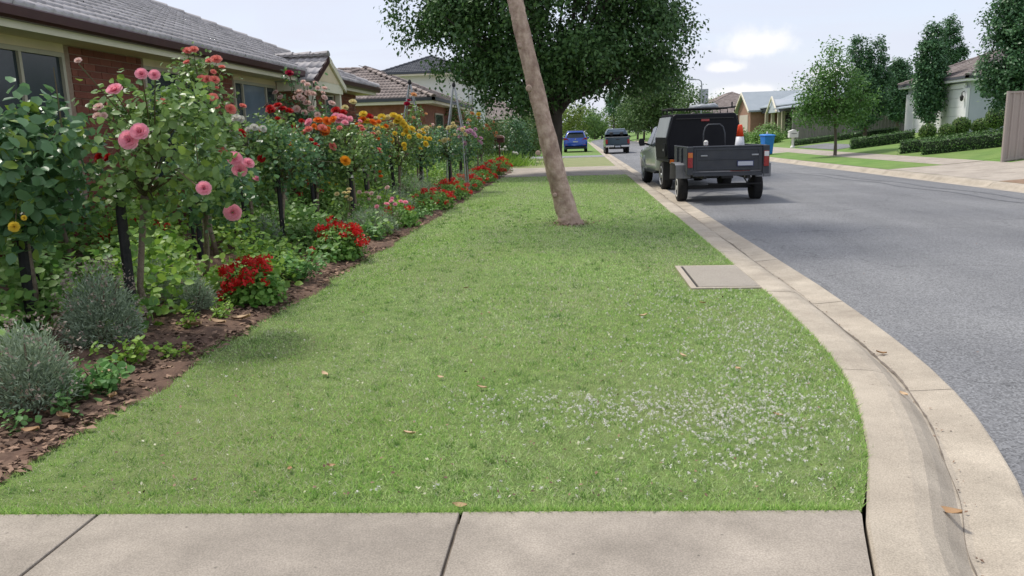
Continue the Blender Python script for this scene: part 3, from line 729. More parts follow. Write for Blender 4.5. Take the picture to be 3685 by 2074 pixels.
# bricks
slots = []
def solid(y, z):
    for a, b, _ in wins:
        if a - .02 < y < b + .02 and z > ZS - .02: return False
    return True
BL, BH = .24, .086
nz = 0
z = .30
while z < 2.80 - BH + .03:
    y = 3.6 + (nz % 2) * BL / 2
    while y < YF - .62:
        if solid(y + BL * .5, z + BH / 2) and solid(y + .02, z + BH / 2) and solid(y + BL - .02, z + BH / 2): slots.append((y, z, 1.0))
        elif solid(y + .03, z + BH / 2) and solid(y + BL * .5 - .02, z + BH / 2): slots.append((y, z, .48))
        elif solid(y + BL - .03, z + BH / 2) and solid(y + BL * .5 + .02, z + BH / 2): slots.append((y + BL * .52, z, .46))
        y += BL
    z += BH; nz += 1
near = [s_ for s_ in slots if s_[1] > 1.15 and (9.0 < s_[0] < 10.72 or 12.6 < s_[0] < 13.64 or (15.6 < s_[0] < 18.6 and s_[1] > 1.75))]
near = sorted(near, key=lambda s_: (s_[0] ** 2 + 36))[:296]
nset = set(near)
bmsh = {}
for sc in (1.0, .48, .46):
    bmsh[sc] = MB().box(-.05, 0, 0, .23 * sc, 0, .076).build('brick', 'brick', None); me_ = bmsh[sc].data; bpy.data.objects.remove(bmsh[sc]); bmsh[sc] = me_
jb = MB()
for s_ in slots:
    dx = random.uniform(-.002, .003)
    if s_ in nset: inst('brick', bmsh[s_[2]], wall, (-6.0 - B0[0] + dx, s_[0] - B0[1], s_[1] - B0[2]))
    else: jb.box(-6.05 - B0[0], -6.0 - B0[0] + dx, s_[0] - B0[1], s_[0] + .23 * s_[2] - B0[1], s_[1] - B0[2], s_[1] + .076 - B0[2])
o = jb.build('bricks', 'brick_joined', wall, fixn=False); o['kind'] = 'stuff'
for i, (a, b, mul) in enumerate(wins):
    w_ = hb('window', -6.08, -6.004, a, a + .05, ZS, ZH, 'window_frame')
    fr_ = MB()
    def fb(x0, x1, y0, y1, z0, z1): fr_.box(x0 - B0[0], x1 - B0[0], y0 - B0[1], y1 - B0[1], z0 - B0[2], z1 - B0[2])
    fb(-6.08, -6.004, b - .05, b, ZS, ZH); fb(-6.08, -6.006, a + .05, b - .05, ZH - .05, ZH); fb(-6.08, -6.006, a + .05, b - .05, ZS, ZS + .05)
    for y_ in mul: fb(-6.075, -6.008, y_ - .022, y_ + .022, ZS + .05, ZH - .05)
    f_ = fr_.build('frame', 'window_frame', w_)
    ed = [a + .05] + [q for y_ in mul for q in (y_ - .022, y_ + .022)] + [b - .05]
    for k in range(0, len(ed), 2):
        pale = (i == 2 and k == 2)
        hb('pane', -6.05, -6.042, ed[k], ed[k + 1], ZS + .05, ZH - .05, 'pale_glass' if pale else 'window_glass', w_)
    hb('sill', -6.03, -5.94, a - .03, b + .03, ZS - .09, ZS - .004, 'brick_joined', w_)
    hb('curtain', -6.13, -6.10, a, b, ZS, ZH, 'blind' if i == 2 else 'curtain', w_)
    hb('head_panel', -6.05, -6.006, a, b, ZH + .003, 2.80, 'cream', w_)
    hb('unlit_room_sheet', -6.30, -6.255, a - .05, b + .05, ZS - .05, ZH + .05, 'unlit_room_paint', w_)  # dark sheet painted as the unlit interior behind the window
# roof
rise = 5.25 * math.tan(PITCH)
x1, x0 = XE, XE - 10.5
Vr = [(x0, YN, ZE), (x1, YN, ZE), (x1, YF, ZE), (x0, YF, ZE), ((x0 + x1) / 2, YN + 5.25, ZE + rise), ((x0 + x1) / 2, YF - 5.25, ZE + rise)]
roof = MB().add([np.array(p) + off for p in Vr], [(0, 1, 4), (1, 2, 5, 4), (2, 3, 5), (3, 0, 4, 5), (3, 2, 1, 0)]).build('roof', 'roof_tile_joined', house)
U = Vector((0, 1, 0)); Vv = Vector((-math.cos(PITCH), 0, math.sin(PITCH)))
def lo(r_): return r_ + 5.0
GY0, GY1, GYM, GX, GZ, GE = 15.62, 17.58, 16.6, -5.22, 3.30, 2.80
sl = tile_slots(Vector((XE + .05, YN, ZE + .012)), U, Vv, YF - YN, 5.25, PITCH, lo, lambda r_: (YF - YN) - r_)
gslope = math.tan(PITCH)
def under_gable(s_):
    zg = GZ - abs(s_.y + .15 - GYM) * (GZ - GE) / (GYM - GY0)
    return abs(s_.y + .15 - GYM) < GYM - GY0 and s_.z < zg - .02
sl = [s_ for s_ in sl if not under_gable(s_)]
vis = sorted([s_ for s_ in sl if in_view(s_, 20)], key=lambda s_: (s_ - Vector((0, 0, 1.6))).length)
tm = tile_mesh('roof_tile'); nearset = set(id(s_) for s_ in vis[:250])
for s_ in sl:
    if id(s_) in nearset: place_tile(tm, s_, U, Vv, roof, off)
join_tiles('roof_tiles', [s_ for s_ in sl if id(s_) not in nearset], U, Vv, 'roof_tile_joined', roof, off)
caps(roof, Vr[2], Vr[5], 'roof_tile', off); caps(roof, Vr[1], Vr[4], 'roof_tile', off, joined=True); caps(roof, Vr[4], Vr[5], 'roof_tile', off, joined=True)
# small gable over the porch
gp_ = math.atan2(GZ - GE, GYM - GY0); gl_ = (GYM - GY0) / math.cos(gp_)
xb = XE - (GZ - ZE) / gslope - .15
gab = MB().add([np.array(p) + off for p in [(GX, GY0, GE), (GX, GY1, GE), (GX, GYM, GZ), (xb - .3, GY0, GE), (xb - .3, GY1, GE), (xb, GYM, GZ)]], [(0, 1, 2), (0, 2, 5, 3), (1, 4, 5, 2)]).build('gable', 'cream', house)
Ug, Vg = Vector((1, 0, 0)), Vector((0, math.cos(gp_), math.sin(gp_)))
def lo_g(r_): return max(0.0, (XE - (GE + r_ * math.tan(gp_) - ZE) / gslope) - (xb - .3) - .25)
for s_ in tile_slots(Vector((xb - .3, GY0 - .06, GE - .02)), Ug, Vg, GX - xb + .36, GYM - GY0 + .04, gp_, lambda r_: 0.0, lambda r_: GX - xb + .34): place_tile(tm, s_, Ug, Vg, gab, off)
Ug2, Vg2 = Vector((-1, 0, 0)), Vector((0, -math.cos(gp_), math.sin(gp_)))
join_tiles('roof_tiles', tile_slots(Vector((GX + .04, GY1 + .06, GE - .02)), Ug2, Vg2, GX - xb + .36, GYM - GY0 + .04, gp_, lambda r_: 0.0, lambda r_: GX - xb + .34), Ug2, Vg2, 'roof_tile_joined', gab, off)
caps(gab, (GX + .03, GYM, GZ + .03), (xb, GYM, GZ + .03), 'roof_tile', off)
for sy in (-1, 1):
    b_ = MB(); ya = GYM; yb = GYM + sy * (GYM - GY0 + .1); zb = GE - .05
    b_.add([np.array(p) + off for p in [(GX + .01, ya, GZ - .09), (GX + .01, ya, GZ + .04), (GX + .01, yb, zb + .03), (GX + .01, yb, zb - .10), (GX + .05, ya, GZ - .09), (GX + .05, ya, GZ + .04), (GX + .05, yb, zb + .03), (GX + .05, yb, zb - .10)]],
           [(0, 1, 2, 3), (7, 6, 5, 4), (0, 4, 5, 1), (1, 5, 6, 2), (2, 6, 7, 3), (3, 7, 4, 0)])
    b_.build('barge_board', 'burgundy' if sy < 0 else 'pale_cream', gab)
hb('porch_beam', -5.40, -5.226, GY0, GY1, 2.60, 2.80, 'pale_cream')
for y_ in (GY0 + .1, GY1 - .1): hb('porch_post', -5.37, -5.26, y_ - .055, y_ + .055, .3, 2.60, 'pale_cream')
hb('porch_side', -6.0, -5.40, GY0, GY0 + .05, 2.60, 2.80, 'pale_cream'); hb('porch_side', -6.0, -5.40, GY1 - .05, GY1, 2.60, 2.80, 'pale_cream')

# ------------------------------------------------------------------ neighbours on the near side
def simple_house(name, label, base, walls, wm, roofs, rm, pitch, tiled, z0, gut='burgundy', over=.45, windows=(), eave='pale_cream'):
    b = np.array(base); r_ = tag(empty(name, base), label, 'house'); of = -b
    for (x0, x1, y0, y1, zt) in walls:
        MB().box(x0 - b[0], x1 - b[0], y0 - b[1], y1 - b[1], z0 - b[2], zt - b[2]).build('wall', wm, r_)
        MB().box(x0 - over - b[0], x1 + over - b[0], y0 - over - b[1], y1 + over - b[1], zt - .02 - b[2], zt + .02 - b[2]).build('soffit', eave, r_)
        MB().box(x0 - over - b[0], x1 + over - b[0], y0 - over - b[1], y1 + over - b[1], zt + .02 - b[2], zt + .16 - b[2]).build('fascia', eave, r_)
    for (x0, x1, y0, y1, zt) in roofs: hip_roof(r_, of, x0 - over, x1 + over, y0 - over, y1 + over, zt + .2, pitch, rm, tiled, gut=gut)
    for (fx, a0, a1, za, zb, kind) in windows:      # kind 'y': in a wall facing -y at y=fx ; 'x': facing +x ; '-x'
        def bb(d0, d1, p0, p1, q0, q1):
            if kind == 'y': return (p0, p1, fx - d1, fx - d0, q0, q1)
            if kind == 'x': return (fx + d0, fx + d1, p0, p1, q0, q1)
            return (fx - d1, fx - d0, p0, p1, q0, q1)
        def add(nm, m_, d0, d1, p0, p1, q0, q1, par):
            q = bb(d0, d1, p0, p1, q0, q1); return MB().box(q[0] - b[0], q[1] - b[0], q[2] - b[1], q[3] - b[1], q[4] - b[2], q[5] - b[2]).build(nm, m_, par)
        w_ = add('window', 'window_frame', .004, .05, a0, a0 + .06, za, zb, r_)
        add('frame', 'window_frame', .004, .05, a1 - .06, a1, za, zb, w_); add('frame', 'window_frame', .004, .048, a0 + .06, a1 - .06, zb - .06, zb, w_); add('frame', 'window_frame', .004, .048, a0 + .06, a1 - .06, za, za + .06, w_)
        add('pane', 'window_glass', .006, .02, a0 + .06, a1 - .06, za + .06, zb - .06, w_)
    return r_
mat('house2_brick', (0.22, 0.085, 0.055), (0.30, 0.13, 0.09), rough=.9, scale=8)
simple_house('neighbour_house', 'brick house with brown tiled hip roof beyond the near house', (-9, 31, .45), [(-12.2, -5.95, 30.95, 41, 2.92), (-19, -6.9, 39, 49, 3.0)], 'house2_brick',
             [(-12.2, -5.95, 30.95, 41, 2.92), (-19, -6.9, 39, 49, 3.0)], 'brown_tile', R(22.5), ('+x', '-y'), .3, gut='dark_tile', windows=[(30.95, -8.9, -8.2, 1.3, 2.6, 'y'), (-5.95, 33, 35, 1.3, 2.6, 'x')])
simple_house('two_storey_house', 'white rendered two storey house with dark roof behind the elm', (-10, 56, .5), [(-12.8, -7.6, 54, 66, 5.75)], 'render_white', [(-12.8, -7.6, 54, 66, 5.75)], 'dark_tile', R(22), ('+x', '-y'), .4,
             gut='dark_tile', over=.6, windows=[(-7.6, 56, 58, 3.6, 5.0, 'x')])
simple_house('orange_brick_house', 'orange brick house wall glimpsed between the two trunks', (-7, 84, .5), [(-16, -3.6, 80, 94, 2.9)], 'far_brick', [(-16, -3.6, 80, 94, 2.9)], 'brown_tile', R(22), ('-y',), .3, windows=[(80, -6.5, -4.8, 1.2, 2.4, 'y')])

# ------------------------------------------------------------------ far side: garage house
gh = np.array((21.0, 43.0, 1.05))
G = simple_house('garage_house', 'pale grey house with white garage door and taupe tiled hip roof', tuple(gh), [(18.72, 29, 39.6, 46.7, 3.5)], 'render_grey', [(18.72, 29, 39.6, 46.7, 3.5)], 'taupe_tile', R(22), ('-x', '-y'), .6, gut='dark_tile', over=.4, eave='garage_white')
def gb(name, x0, x1, y0, y1, z0, z1, m_, parent=G, bevel=0): return MB().box(x0 - gh[0], x1 - gh[0], y0 - gh[1], y1 - gh[1], z0 - gh[2], z1 - gh[2]).build(name, m_, parent, bevel=bevel)
gd = gb('garage_door', 18.66, 18.716, 40.1, 45.5, 1.0, 1.42, 'garage_white', bevel=.008)
for k in range(1, 5): gb('panel', 18.66, 18.716, 40.1, 45.5, 1.0 + k * .43, 1.42 + k * .43, 'garage_white', gd, bevel=.008)
gb('lintel', 18.6, 18.715, 39.95, 45.8, 3.165, 3.4, 'garage_white', bevel=.01)
gb('pier', 18.58, 18.714, 39.62, 40.06, .7, 3.16, 'garage_white', bevel=.01); gb('pier', 18.58, 18.714, 45.52, 46.6, .7, 3.16, 'garage_white', bevel=.01)
lm = MB().lathe([(.02, 0), (.07, .05), (.09, .22), (.03, .30), (.015, .42)], (18.45 - gh[0], 39.84 - gh[1], 2.55 - gh[2]), 8).tube([(18.45 - gh[0], 39.84 - gh[1], 2.97 - gh[2]), (18.56 - gh[0], 39.84 - gh[1], 3.02 - gh[2])], .02, 6)
lm.build('wall_lantern', 'black_plastic', G)

# brick gable house with veranda
bh = np.array((22.0, 74.0, .95))
BH_ = tag(empty('gable_house', tuple(bh)), 'brick gabled house with pale metal roof and cream veranda posts', 'house')
def bb_(name, x0, x1, y0, y1, z0, z1, m_, parent=BH_): return MB().box(x0 - bh[0], x1 - bh[0], y0 - bh[1], y1 - bh[1], z0 - bh[2], z1 - bh[2]).build(name, m_, parent)
bb_('wall', 20.6, 27, 58, 87, .6, 3.35, 'far_brick')
pr = lambda pts, a, b, nm, m_, ax=1, par=BH_: MB().prism([(p[0] - (bh[0] if ax == 1 else bh[1]), p[1] - bh[2]) for p in pts], ax, a - (bh[1] if ax == 1 else bh[0]), b - (bh[1] if ax == 1 else bh[0])).build(nm, m_, par)
pr([(18.1, 3.42), (18.1, 3.52), (22.8, 5.15), (27.5, 3.52), (27.5, 3.42), (22.8, 5.02)], 57.5, 87.6, 'roof', 'grey_metal_roof')
wing = pr([(80.6, .6), (80.6, 3.4), (83.6, 5.0), (86.7, 3.4), (86.7, .6)], 17.3, 22.5, 'gable_wing', 'far_brick', 0)
pr([(80.0, 3.12), (80.0, 3.28), (83.6, 5.22), (87.3, 3.28), (87.3, 3.12), (83.6, 5.06)], 17.0, 23, 'gable_roof', 'grey_metal_roof', 0)
pr([(80.0, 3.05), (80.0, 3.25), (83.6, 5.18), (87.3, 3.25), (87.3, 3.05), (83.6, 4.95)], 16.9, 16.99, 'barge_board', 'pale_cream', 0)
bb_('garage_door', 17.24, 17.29, 81.6, 85.6, .75, 2.9, 'garage_cream', wing)
pr([(17.5, 3.12), (17.5, 3.2), (18.6, 3.50), (18.6, 3.42)], 58, 72.4, 'veranda_roof', 'grey_metal_roof')
bb_('veranda_shade_band', 18.3, 18.42, 58, 80.4, 2.95, 3.38, 'veranda_shade_paint')  # dark band: the shade below the veranda roof put in as colour
for y_ in (60.5, 64.4, 68.4, 72.2, 73.6, 76.0, 78.4): bb_('veranda_post', 18.22, 18.5, y_ - .14, y_ + .14, .6, 2.95, 'post_cream')
bb_('veranda_shade_sheet', 20.52, 20.598, 60, 80, .9, 3.3, 'veranda_shade_paint')  # dark sheet over the brick paints the deep shade inside the veranda
dm = pr([(73.2, 2.9), (74.8, 4.1), (76.4, 2.9)], 18.0, 20.5, 'porch_gable', 'render_grey', 0); pr([(72.9, 2.85), (72.9, 2.98), (74.8, 4.38), (76.7, 2.98), (76.7, 2.85), (74.8, 4.2)], 17.85, 17.98, 'porch_barge', 'pale_cream', 0)
for y_ in (64, 70): bb_('roof_vent', 22.7, 22.9, y_ - .1, y_ + .1, 5.0, 5.4, 'render_grey')
fh = simple_house('distant_house', 'small distant house with brown roof and grey chimney', (21, 108, 1.0), [(14.5, 26, 100, 116, 3.2)], 'far_brick', [(14.5, 26, 100, 116, 3.2)], 'brown_tile', R(24), ('-y', '-x'), .5, windows=[(100, 15.2, 16.2, 1.4, 2.6, 'y')])
MB().box(-5.0, -3.9, -3.0, -2.2, 3.0, 5.7).build('chimney', 'render_grey', fh)

# ------------------------------------------------------------------ fences
def panel_fence(name, label, a, b, h, m_, plen=2.35, rib=.2, group=None, step=True):
    """ribbed sheet-metal fence from a to b (x, y); each panel is a part"""
    a = Vector((*a, 0)); b = Vector((*b, 0)); d = (b - a).normalized(); n_ = max(1, round((b - a).length / plen)); pl = (b - a).length / n_
    side = Vector((-d.y, d.x, 0)); base = (a.x, a.y, tz(a.x, a.y)); r_ = tag(empty(name, base), label, 'fence', group)
    for i in range(n_):
        p0 = a + d * (i * pl); p1 = p0 + d * pl; z0 = tz(p0.x, p0.y) - base[2]; z1 = tz(p1.x, p1.y) - base[2]
        zt = max(z0, z1) + h; zb0 = min(z0, z1) - .05
        prof = []; k = int(pl / rib); rb = pl / k
        for j in range(k): prof += [(j * rb, 0), (j * rb + rb * .55, 0), (j * rb + rb * .68, .035), (j * rb + rb * .87, .035)]
        prof.append((pl, 0))
        V_ = []
        for (u, w_) in prof:
            q = p0 + d * u - side * w_ - Vector(base)
            zb_ = z0 + (z1 - z0) * u / pl - .02
            V_ += [(q.x, q.y, zb_), (q.x, q.y, zt - .05)]
        F_ = [(2 * j, 2 * j + 2, 2 * j + 3, 2 * j + 1) for j in range(len(prof) - 1)]
        MB().add(V_, F_).build('panel', m_, r_, fixn=False)
        def rail(zc0, zc1, hh):
            q0 = p0 - Vector(base); q1 = p1 - Vector(base); mb = MB(); s_ = side * .045
            V2 = [q0 - s_, q1 - s_, q1 + s_, q0 + s_]
            mb.add([(v.x, v.y, zc0 if t in (0, 3) else zc1) for t, v in enumerate(V2)] + [(v.x, v.y, (zc0 if t in (0, 3) else zc1) + hh) for t, v in enumerate(V2)], [(0, 1, 2, 3), (4, 5, 6, 7), (0, 1, 5, 4), (1, 2, 6, 5), (2, 3, 7, 6), (3, 0, 4, 7)]); mb.build('rail', m_, r_)
        rail(zt - .05, zt - .05, .055); rail(z0 + .03, z1 + .03, .06)
        q0 = p0 - Vector(base); MB().box(q0.x - .03, q0.x + .03, q0.y - .05, q0.y + .05, zb0, zt + .012).build('post', m_, r_, bevel=.004)
    return r_
panel_fence('metal_fence', 'tall taupe ribbed metal fence at the right picture edge', (13.22, 25.6), (19.8, 25.35), 1.85, 'fence_taupe')
panel_fence('metal_fence', 'grey brown sheet fence behind the low hedge and driveway', (14.2, 53.4), (27.4, 52.6), 1.7, 'fence_grey')
panel_fence('metal_fence', 'long pale grey fence far along the right side of the street', (12.9, 130), (12.6, 88), 1.8, 'fence_taupe', 6.0, .5)

# ------------------------------------------------------------------ street trees
T1 = [(-.10, 12.8, .08), (-.16, 12.8, .28), (-.33, 12.8, .94), (-.54, 12.8, 1.84), (-.71, 12.8, 2.65), (-.86, 12.8, 3.32), (-.95, 12.82, 3.75), (-1.08, 12.9, 4.6), (-1.1, 13.0, 5.4)]
tree('leaning_tree', 'leaning tree with smooth pinkish trunk standing in the lawn', 'tree', (-.12, 12.8, .11), T1, [.205, .172, .155, .138, .132, .128, .124, .115, .10], 'bark_pink',
     [(-1.3, 13.4, 7.1, 2.6, 2.5, 1.9), (-2.6, 13.2, 6.6, 1.6, 1.6, 1.3), (.2, 13.8, 6.8, 1.7, 1.7, 1.4), (-1.2, 14.2, 8.2, 2, 2, 1.5)], 240, 60, .10, 'elm_leaf', sig=.3, nlimb=14, limb_r=.06, fork=(-1.1, 13.0, 5.2), rough=.07, sides=22)
# knots where limbs were pruned
lt = [o for o in bpy.data.objects if o.name.startswith('leaning_tree')][0]
for (x, y, z_, s_) in ((-.74, 12.66, 2.32, .06), (-.86, 12.68, 2.98, .05), (-.62, 12.64, 1.3, .045), (-.36, 12.62, .62, .04)):
    kb = MB().lathe([(.0, -.5), (.7, -.42), (1.0, -.1), (.85, .25), (.45, .38), (.3, .3), (0.0, .28)], n=10, axis=1)
    kb.v = [(a * s_, -b * s_, c * s_) for a, b, c in kb.v]
    kb.build('branch_scar', 'bark_pink', lt, smooth=True, loc=(x + .12, y - 12.8 + .03, z_ - .11))
tree('street_elm', 'dense dark elm with spreading crown beside the concrete crossing', 'tree', (-.75, 28.7, .11), [(-.75, 28.7, .08), (-.75, 28.7, .35), (-.72, 28.7, 1.2), (-.72, 28.7, 2.3), (-.68, 28.7, 2.9)], [.32, .235, .205, .215, .2], 'bark_dark',
     [(-1.0, 28.7, 6.3, 4.3, 4.2, 3.3), (-3.3, 28.2, 5.2, 2.2, 2.3, 1.7), (-2.1, 27.8, 3.5, 1.4, 1.6, 1.15), (2.2, 28.5, 5.2, 1.9, 2.3, 2.1), (1.9, 28.6, 3.75, 1.6, 1.6, .85), (.9, 28.4, 3.75, 1.4, 1.4, .75), (-1, 29, 8.6, 3.8, 3.8, 2.3), (-5.0, 28.5, 6.2, 1.5, 1.8, 1.7), (.4, 27.4, 4.0, 1.8, 1.6, 1.05)],
     1180, 95, .15, 'elm_leaf', sig=.25, nlimb=46, limb_r=.085, fork=(-.70, 28.7, 2.75), droop=.9, spread=.55, rough=.06, sides=16, holes=46, hole_r=.62)
RT = [(11.0, 104, 4.0, 10.8, 'broad street tree, nearest of the far row on the right'), (10.9, 116, 3.6, 9.8, 'street tree with reddish slim trunk in the far row'), (10.8, 128, 3.4, 9.2, 'third street tree of the far row on the right'), (10.8, 141, 3.4, 8.6, 'farthest street tree of the row on the right')]
for x, y, r_, h_, lab in RT:
    tree('street_tree', lab, 'tree', (x, y, .2), [(x, y, .1), (x + .05, y, 1.3), (x, y, 2.4)], [.2, .15, .13], 'bark_grey', [(x - .3, y, h_ * .6, r_, r_, h_ * .33), (x - 1.6, y - .5, h_ * .42, r_ * .6, r_ * .6, h_ * .17), (x + 1.2, y, h_ * .45, r_ * .6, r_ * .6, h_ * .2), (x, y, h_ * .8, r_ * .6, r_ * .6, h_ * .22)],
         230, 40, .36, 'street_leaf', sig=.5, group='street trees far along the right verge', nlimb=12, limb_r=.08)
def bgtree(x, y, h_, r_, lab, m_='far_leaf', name='background_tree', n=70, per=34, ls=.45):
    tree(name, lab, 'tree', (x, y, .2), [(x, y, .0), (x, y, h_ * .45)], [.18, .12], 'bark_grey', [(x, y, h_ * .58, r_, r_, h_ * .4), (x - r_ * .5, y, h_ * .42, r_ * .65, r_ * .65, h_ * .28), (x + r_ * .5, y, h_ * .45, r_ * .6, r_ * .6, h_ * .3)], n, per, ls, m_, sig=.45, nlimb=5, limb_r=.06)
bgtree(12.9, 90, 6.2, 2.0, 'bright green rounded tree right of the far street trees', 'street_leaf', per=50, ls=.28)
BG = [(-1.5, 150, 8.6, 3.4, 'yellow green tree at the street end behind the blue car', 'far_leaf_yellow'), (1.5, 168, 7.6, 3.4, 'mid green tree at the street end right of the blue car', 'far_leaf'),
      (4.2, 182, 6.4, 3.0, 'pale green low tree at the end of the street', 'far_leaf'), (8.0, 205, 8.4, 4.2, 'dense tree closing the street above the dark pickup', 'far_leaf'),
      (12.0, 198, 8.8, 4.0, 'yellowish tree above the cab of the dark pickup', 'far_leaf_yellow'), (16, 215, 10, 4.5, 'tree at the street bend behind the far fence', 'far_leaf'),
      (-4.5, 128, 8.5, 3.2, 'tree behind the elm trunk on the left verge', 'far_leaf_yellow'), (-7.5, 112, 8.0, 3.5, 'leafy tree beyond the orange brick house', 'far_leaf'),
      (21, 190, 9, 4.5, 'tree far behind the utility canopy', 'far_leaf'), (26, 150, 8.0, 4, 'dark tree behind the distant brown roof', 'far_leaf'), (-12, 100, 8, 4, 'large tree behind the white house', 'far_leaf'), (34, 130, 8, 4, 'tree behind the gabled brick house', 'far_leaf')]
for a in BG: bgtree(a[0], a[1], a[2], a[3], a[4], a[5])
tree('conifer', 'dark blue green conifer above the far trees', 'tree', (9.2, 196, .2), [(9.2, 196, 0), (9.2, 196, 9)], [.3, .08], 'bark_dark', [(9.2, 196, 10.2, 1.9, 1.9, 2.6), (9.2, 196, 7.6, 2.2, 2.2, 1.8)], 80, 40, .4, 'pear_leaf', sig=.4, nlimb=4)
tree('round_bush', 'clipped round dark bush at the far end of the road', 'bush', (5.0, 205, .2), [(5, 205, .0), (5, 205, .6)], [.15, .1], 'bark_grey', [(5.0, 205, 2.0, 2.0, 2.0, 1.9)], 120, 40, .28, 'hedge_leaf', sig=.2, nlimb=3)

# ------------------------------------------------------------------ pears and verge tree on the right
PE = [((16.5, 46.8), [(15.8, 46.8, 4.5, .5, .6, 2.0), (16.9, 46.8, 4.6, .5, .6, 1.9), (16.4, 46.6, 3.2, 1.05, 1.0, 1.9), (16.35, 46.8, 5.0, .45, .5, 1.6), (17.3, 46.8, 3.8, .4, .5, 1.5)], 'wide upright pear tree beside the dark driveway'),
      ((20.3, 52.0), [(20.25, 52.0, 3.6, .72, .7, 1.9), (20.1, 52, 4.6, .4, .4, .9)], 'small narrow pear tree against the grey brown fence'),
      ((17.9, 42.0), [(17.8, 42.0, 4.2, .6, .6, 2.4), (17.5, 42, 3.5, .45, .5, 1.3), (18.1, 42, 3.9, .5, .5, 1.9), (17.9, 42, 2.5, .5, .5, 1.0)], 'slender pear tree in front of the white garage door'),
      ((25.8, 58.0), [(25.8, 58, 6.5, .6, .6, 2.3), (26.4, 58, 5.3, .55, .6, 1.7), (25.4, 58, 5.6, .5, .5, 2.2)], 'tall narrow pear tree behind the garage roof'),
      ((16.5, 31.6), [(16.2, 31.4, 4.2, 1.1, 1.1, 2.4), (16.9, 31.4, 5.0, 1.2, 1.2, 2.6), (16.0, 31.3, 3.6, .9, .9, 1.4), (17.2, 31.2, 3.7, 1.1, 1.1, 1.5), (16.4, 31.4, 6.4, .8, .8, 1.6)], 'big dark pear tree behind the ribbed fence')]
for (x, y), lb, lab in PE:
    zb = tz(x, y); big = y < 35
    tree('pear_tree', lab, 'tree', (x, y, zb), [(x, y, zb - .05), (x, y, zb + .8), (lb[0][0], y, zb + 2.4)], [.12, .09, .06], 'bark_grey', lb, 430 if big else 260, 66, .125 if big else .14, 'pear_leaf', sig=.14, group='upright pear trees on the far side', nlimb=16, limb_r=.035, droop=.6)
x, y = 11.75, 36.9; zb = tz(x, y)
tree('verge_tree', 'young bright green tree on the grass verge across the street', 'tree', (x, y, zb), [(x, y, zb - .05), (x, y, zb + .5), (x - .05, y, zb + 1.25), (x - .1, y, zb + 2.6)], [.085, .062, .055, .03], 'bark_grey',
     [(11.7, 36.9, 3.0, 1.25, 1.2, 1.3), (10.75, 36.8, 3.2, .85, .9, 1.1), (12.5, 36.9, 2.7, .95, .9, .85), (11.4, 36.9, 4.2, .7, .7, .95), (11.9, 36.8, 2.0, 1.0, .9, .6), (10.5, 36.8, 2.2, .6, .6, .6)], 210, 40, .13, 'ash_leaf', sig=.2, nlimb=26, limb_r=.03, droop=.7)

# ------------------------------------------------------------------ hedges and topiary
def hedge(label, a, b, h_, w_, dens=420, m_='hedge_leaf', group='clipped hedges across the street', ls=.06):
    a = Vector((*a, 0)); b = Vector((*b, 0)); d = (b - a); L_ = d.length; d.normalize(); side = Vector((-d.y, d.x, 0))
    base = (a.x, a.y, tz(a.x, a.y)); r_ = tag(empty('hedge', base), label, 'hedge', group)
    mb = MB(); n_ = max(2, int(L_ / .6)); rings = []
    for i in range(n_ + 1):
        p = a + d * (L_ * i / n_); zb_ = tz(p.x, p.y) - base[2]; q = p - Vector(base); k = .8 if i in (0, n_) else 1
        ww = w_ * .45 * k; hh = h_ * .93
        rings.append([(q.x + side.x * s_, q.y + side.y * s_, zb_ + t) for s_, t in ((-ww * .9, -.05), (-ww, hh * .5), (-ww * .85, hh * .95), (0, hh), (ww * .85, hh * .95), (ww, hh * .5), (ww * .9, -.05))])
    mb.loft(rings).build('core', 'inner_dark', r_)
    N_ = int((L_ * (w_ + 2 * h_) + 2 * w_ * h_) * dens)
    u = rng.random(N_) * (L_ + .1) - .05; f = rng.random(N_); per = w_ + 2 * h_; s_ = f * per
    lat = np.where(s_ < h_, -w_ / 2, np.where(s_ > h_ + w_, w_ / 2, s_ - h_ - w_ / 2)); hgt = np.where(s_ < h_, s_, np.where(s_ > h_ + w_, per - s_, h_))
    endm = rng.random(N_) < .10; u = np.where(endm, np.where(rng.random(N_) < .5, 0, L_), u); lat = np.where(endm, (rng.random(N_) - .5) * w_, lat); hgt = np.where(endm, rng.random(N_) * h_, hgt)
    rnd = .03; nn = rng.normal(size=(N_, 3)) * rnd
    PX = a.x + d.x * u + side.x * lat; PY = a.y + d.y * u + side.y * lat
    PZ = np.array([tz(px, py) for px, py in zip(PX, PY)]) + hgt
    nr = np.stack([side.x * np.sign(lat), side.y * np.sign(lat), np.where(hgt >= h_ * .98, 1.2, .3)], 1)
    leaf_obj('foliage', np.stack([PX, PY, PZ], 1) + nn - np.array(base), ls * rng.uniform(.7, 1.3, N_), m_, r_, nrm=nr, spread=.7)
    return r_
hedge('long clipped hedge nearest the front lawn by the ribbed fence', (13.45, 31.75), (18.4, 28.6), .52, .75)
hedge('short clipped hedge end just behind the nearest hedge', (13.35, 33.6), (17.9, 31.0), .5, .75)
hedge('clipped hedge with rounded end bordering the dark driveway', (13.5, 40.0), (16.0, 39.0), .5, .8)
hedge('low dark hedge along the foot of the grey brown fence', (13.5, 50.4), (18.2, 46.6), .34, .5, group='clipped hedges across the street')
TOP = [((16.21, 38.0), 1.17, .40, 'leftmost topiary ball before the garage'), ((17.06, 38.0), 1.15, .38, 'second topiary ball from the left before the garage'), ((17.77, 38.2), 1.40, .43, 'middle topiary ball, standing higher before the garage'),
       ((18.63, 38.2), 1.34, .40, 'fourth topiary ball from the left, below the grey wall'), ((18.68, 37.0), 1.68, .50, 'largest and highest topiary ball beside the dark pear tree')]
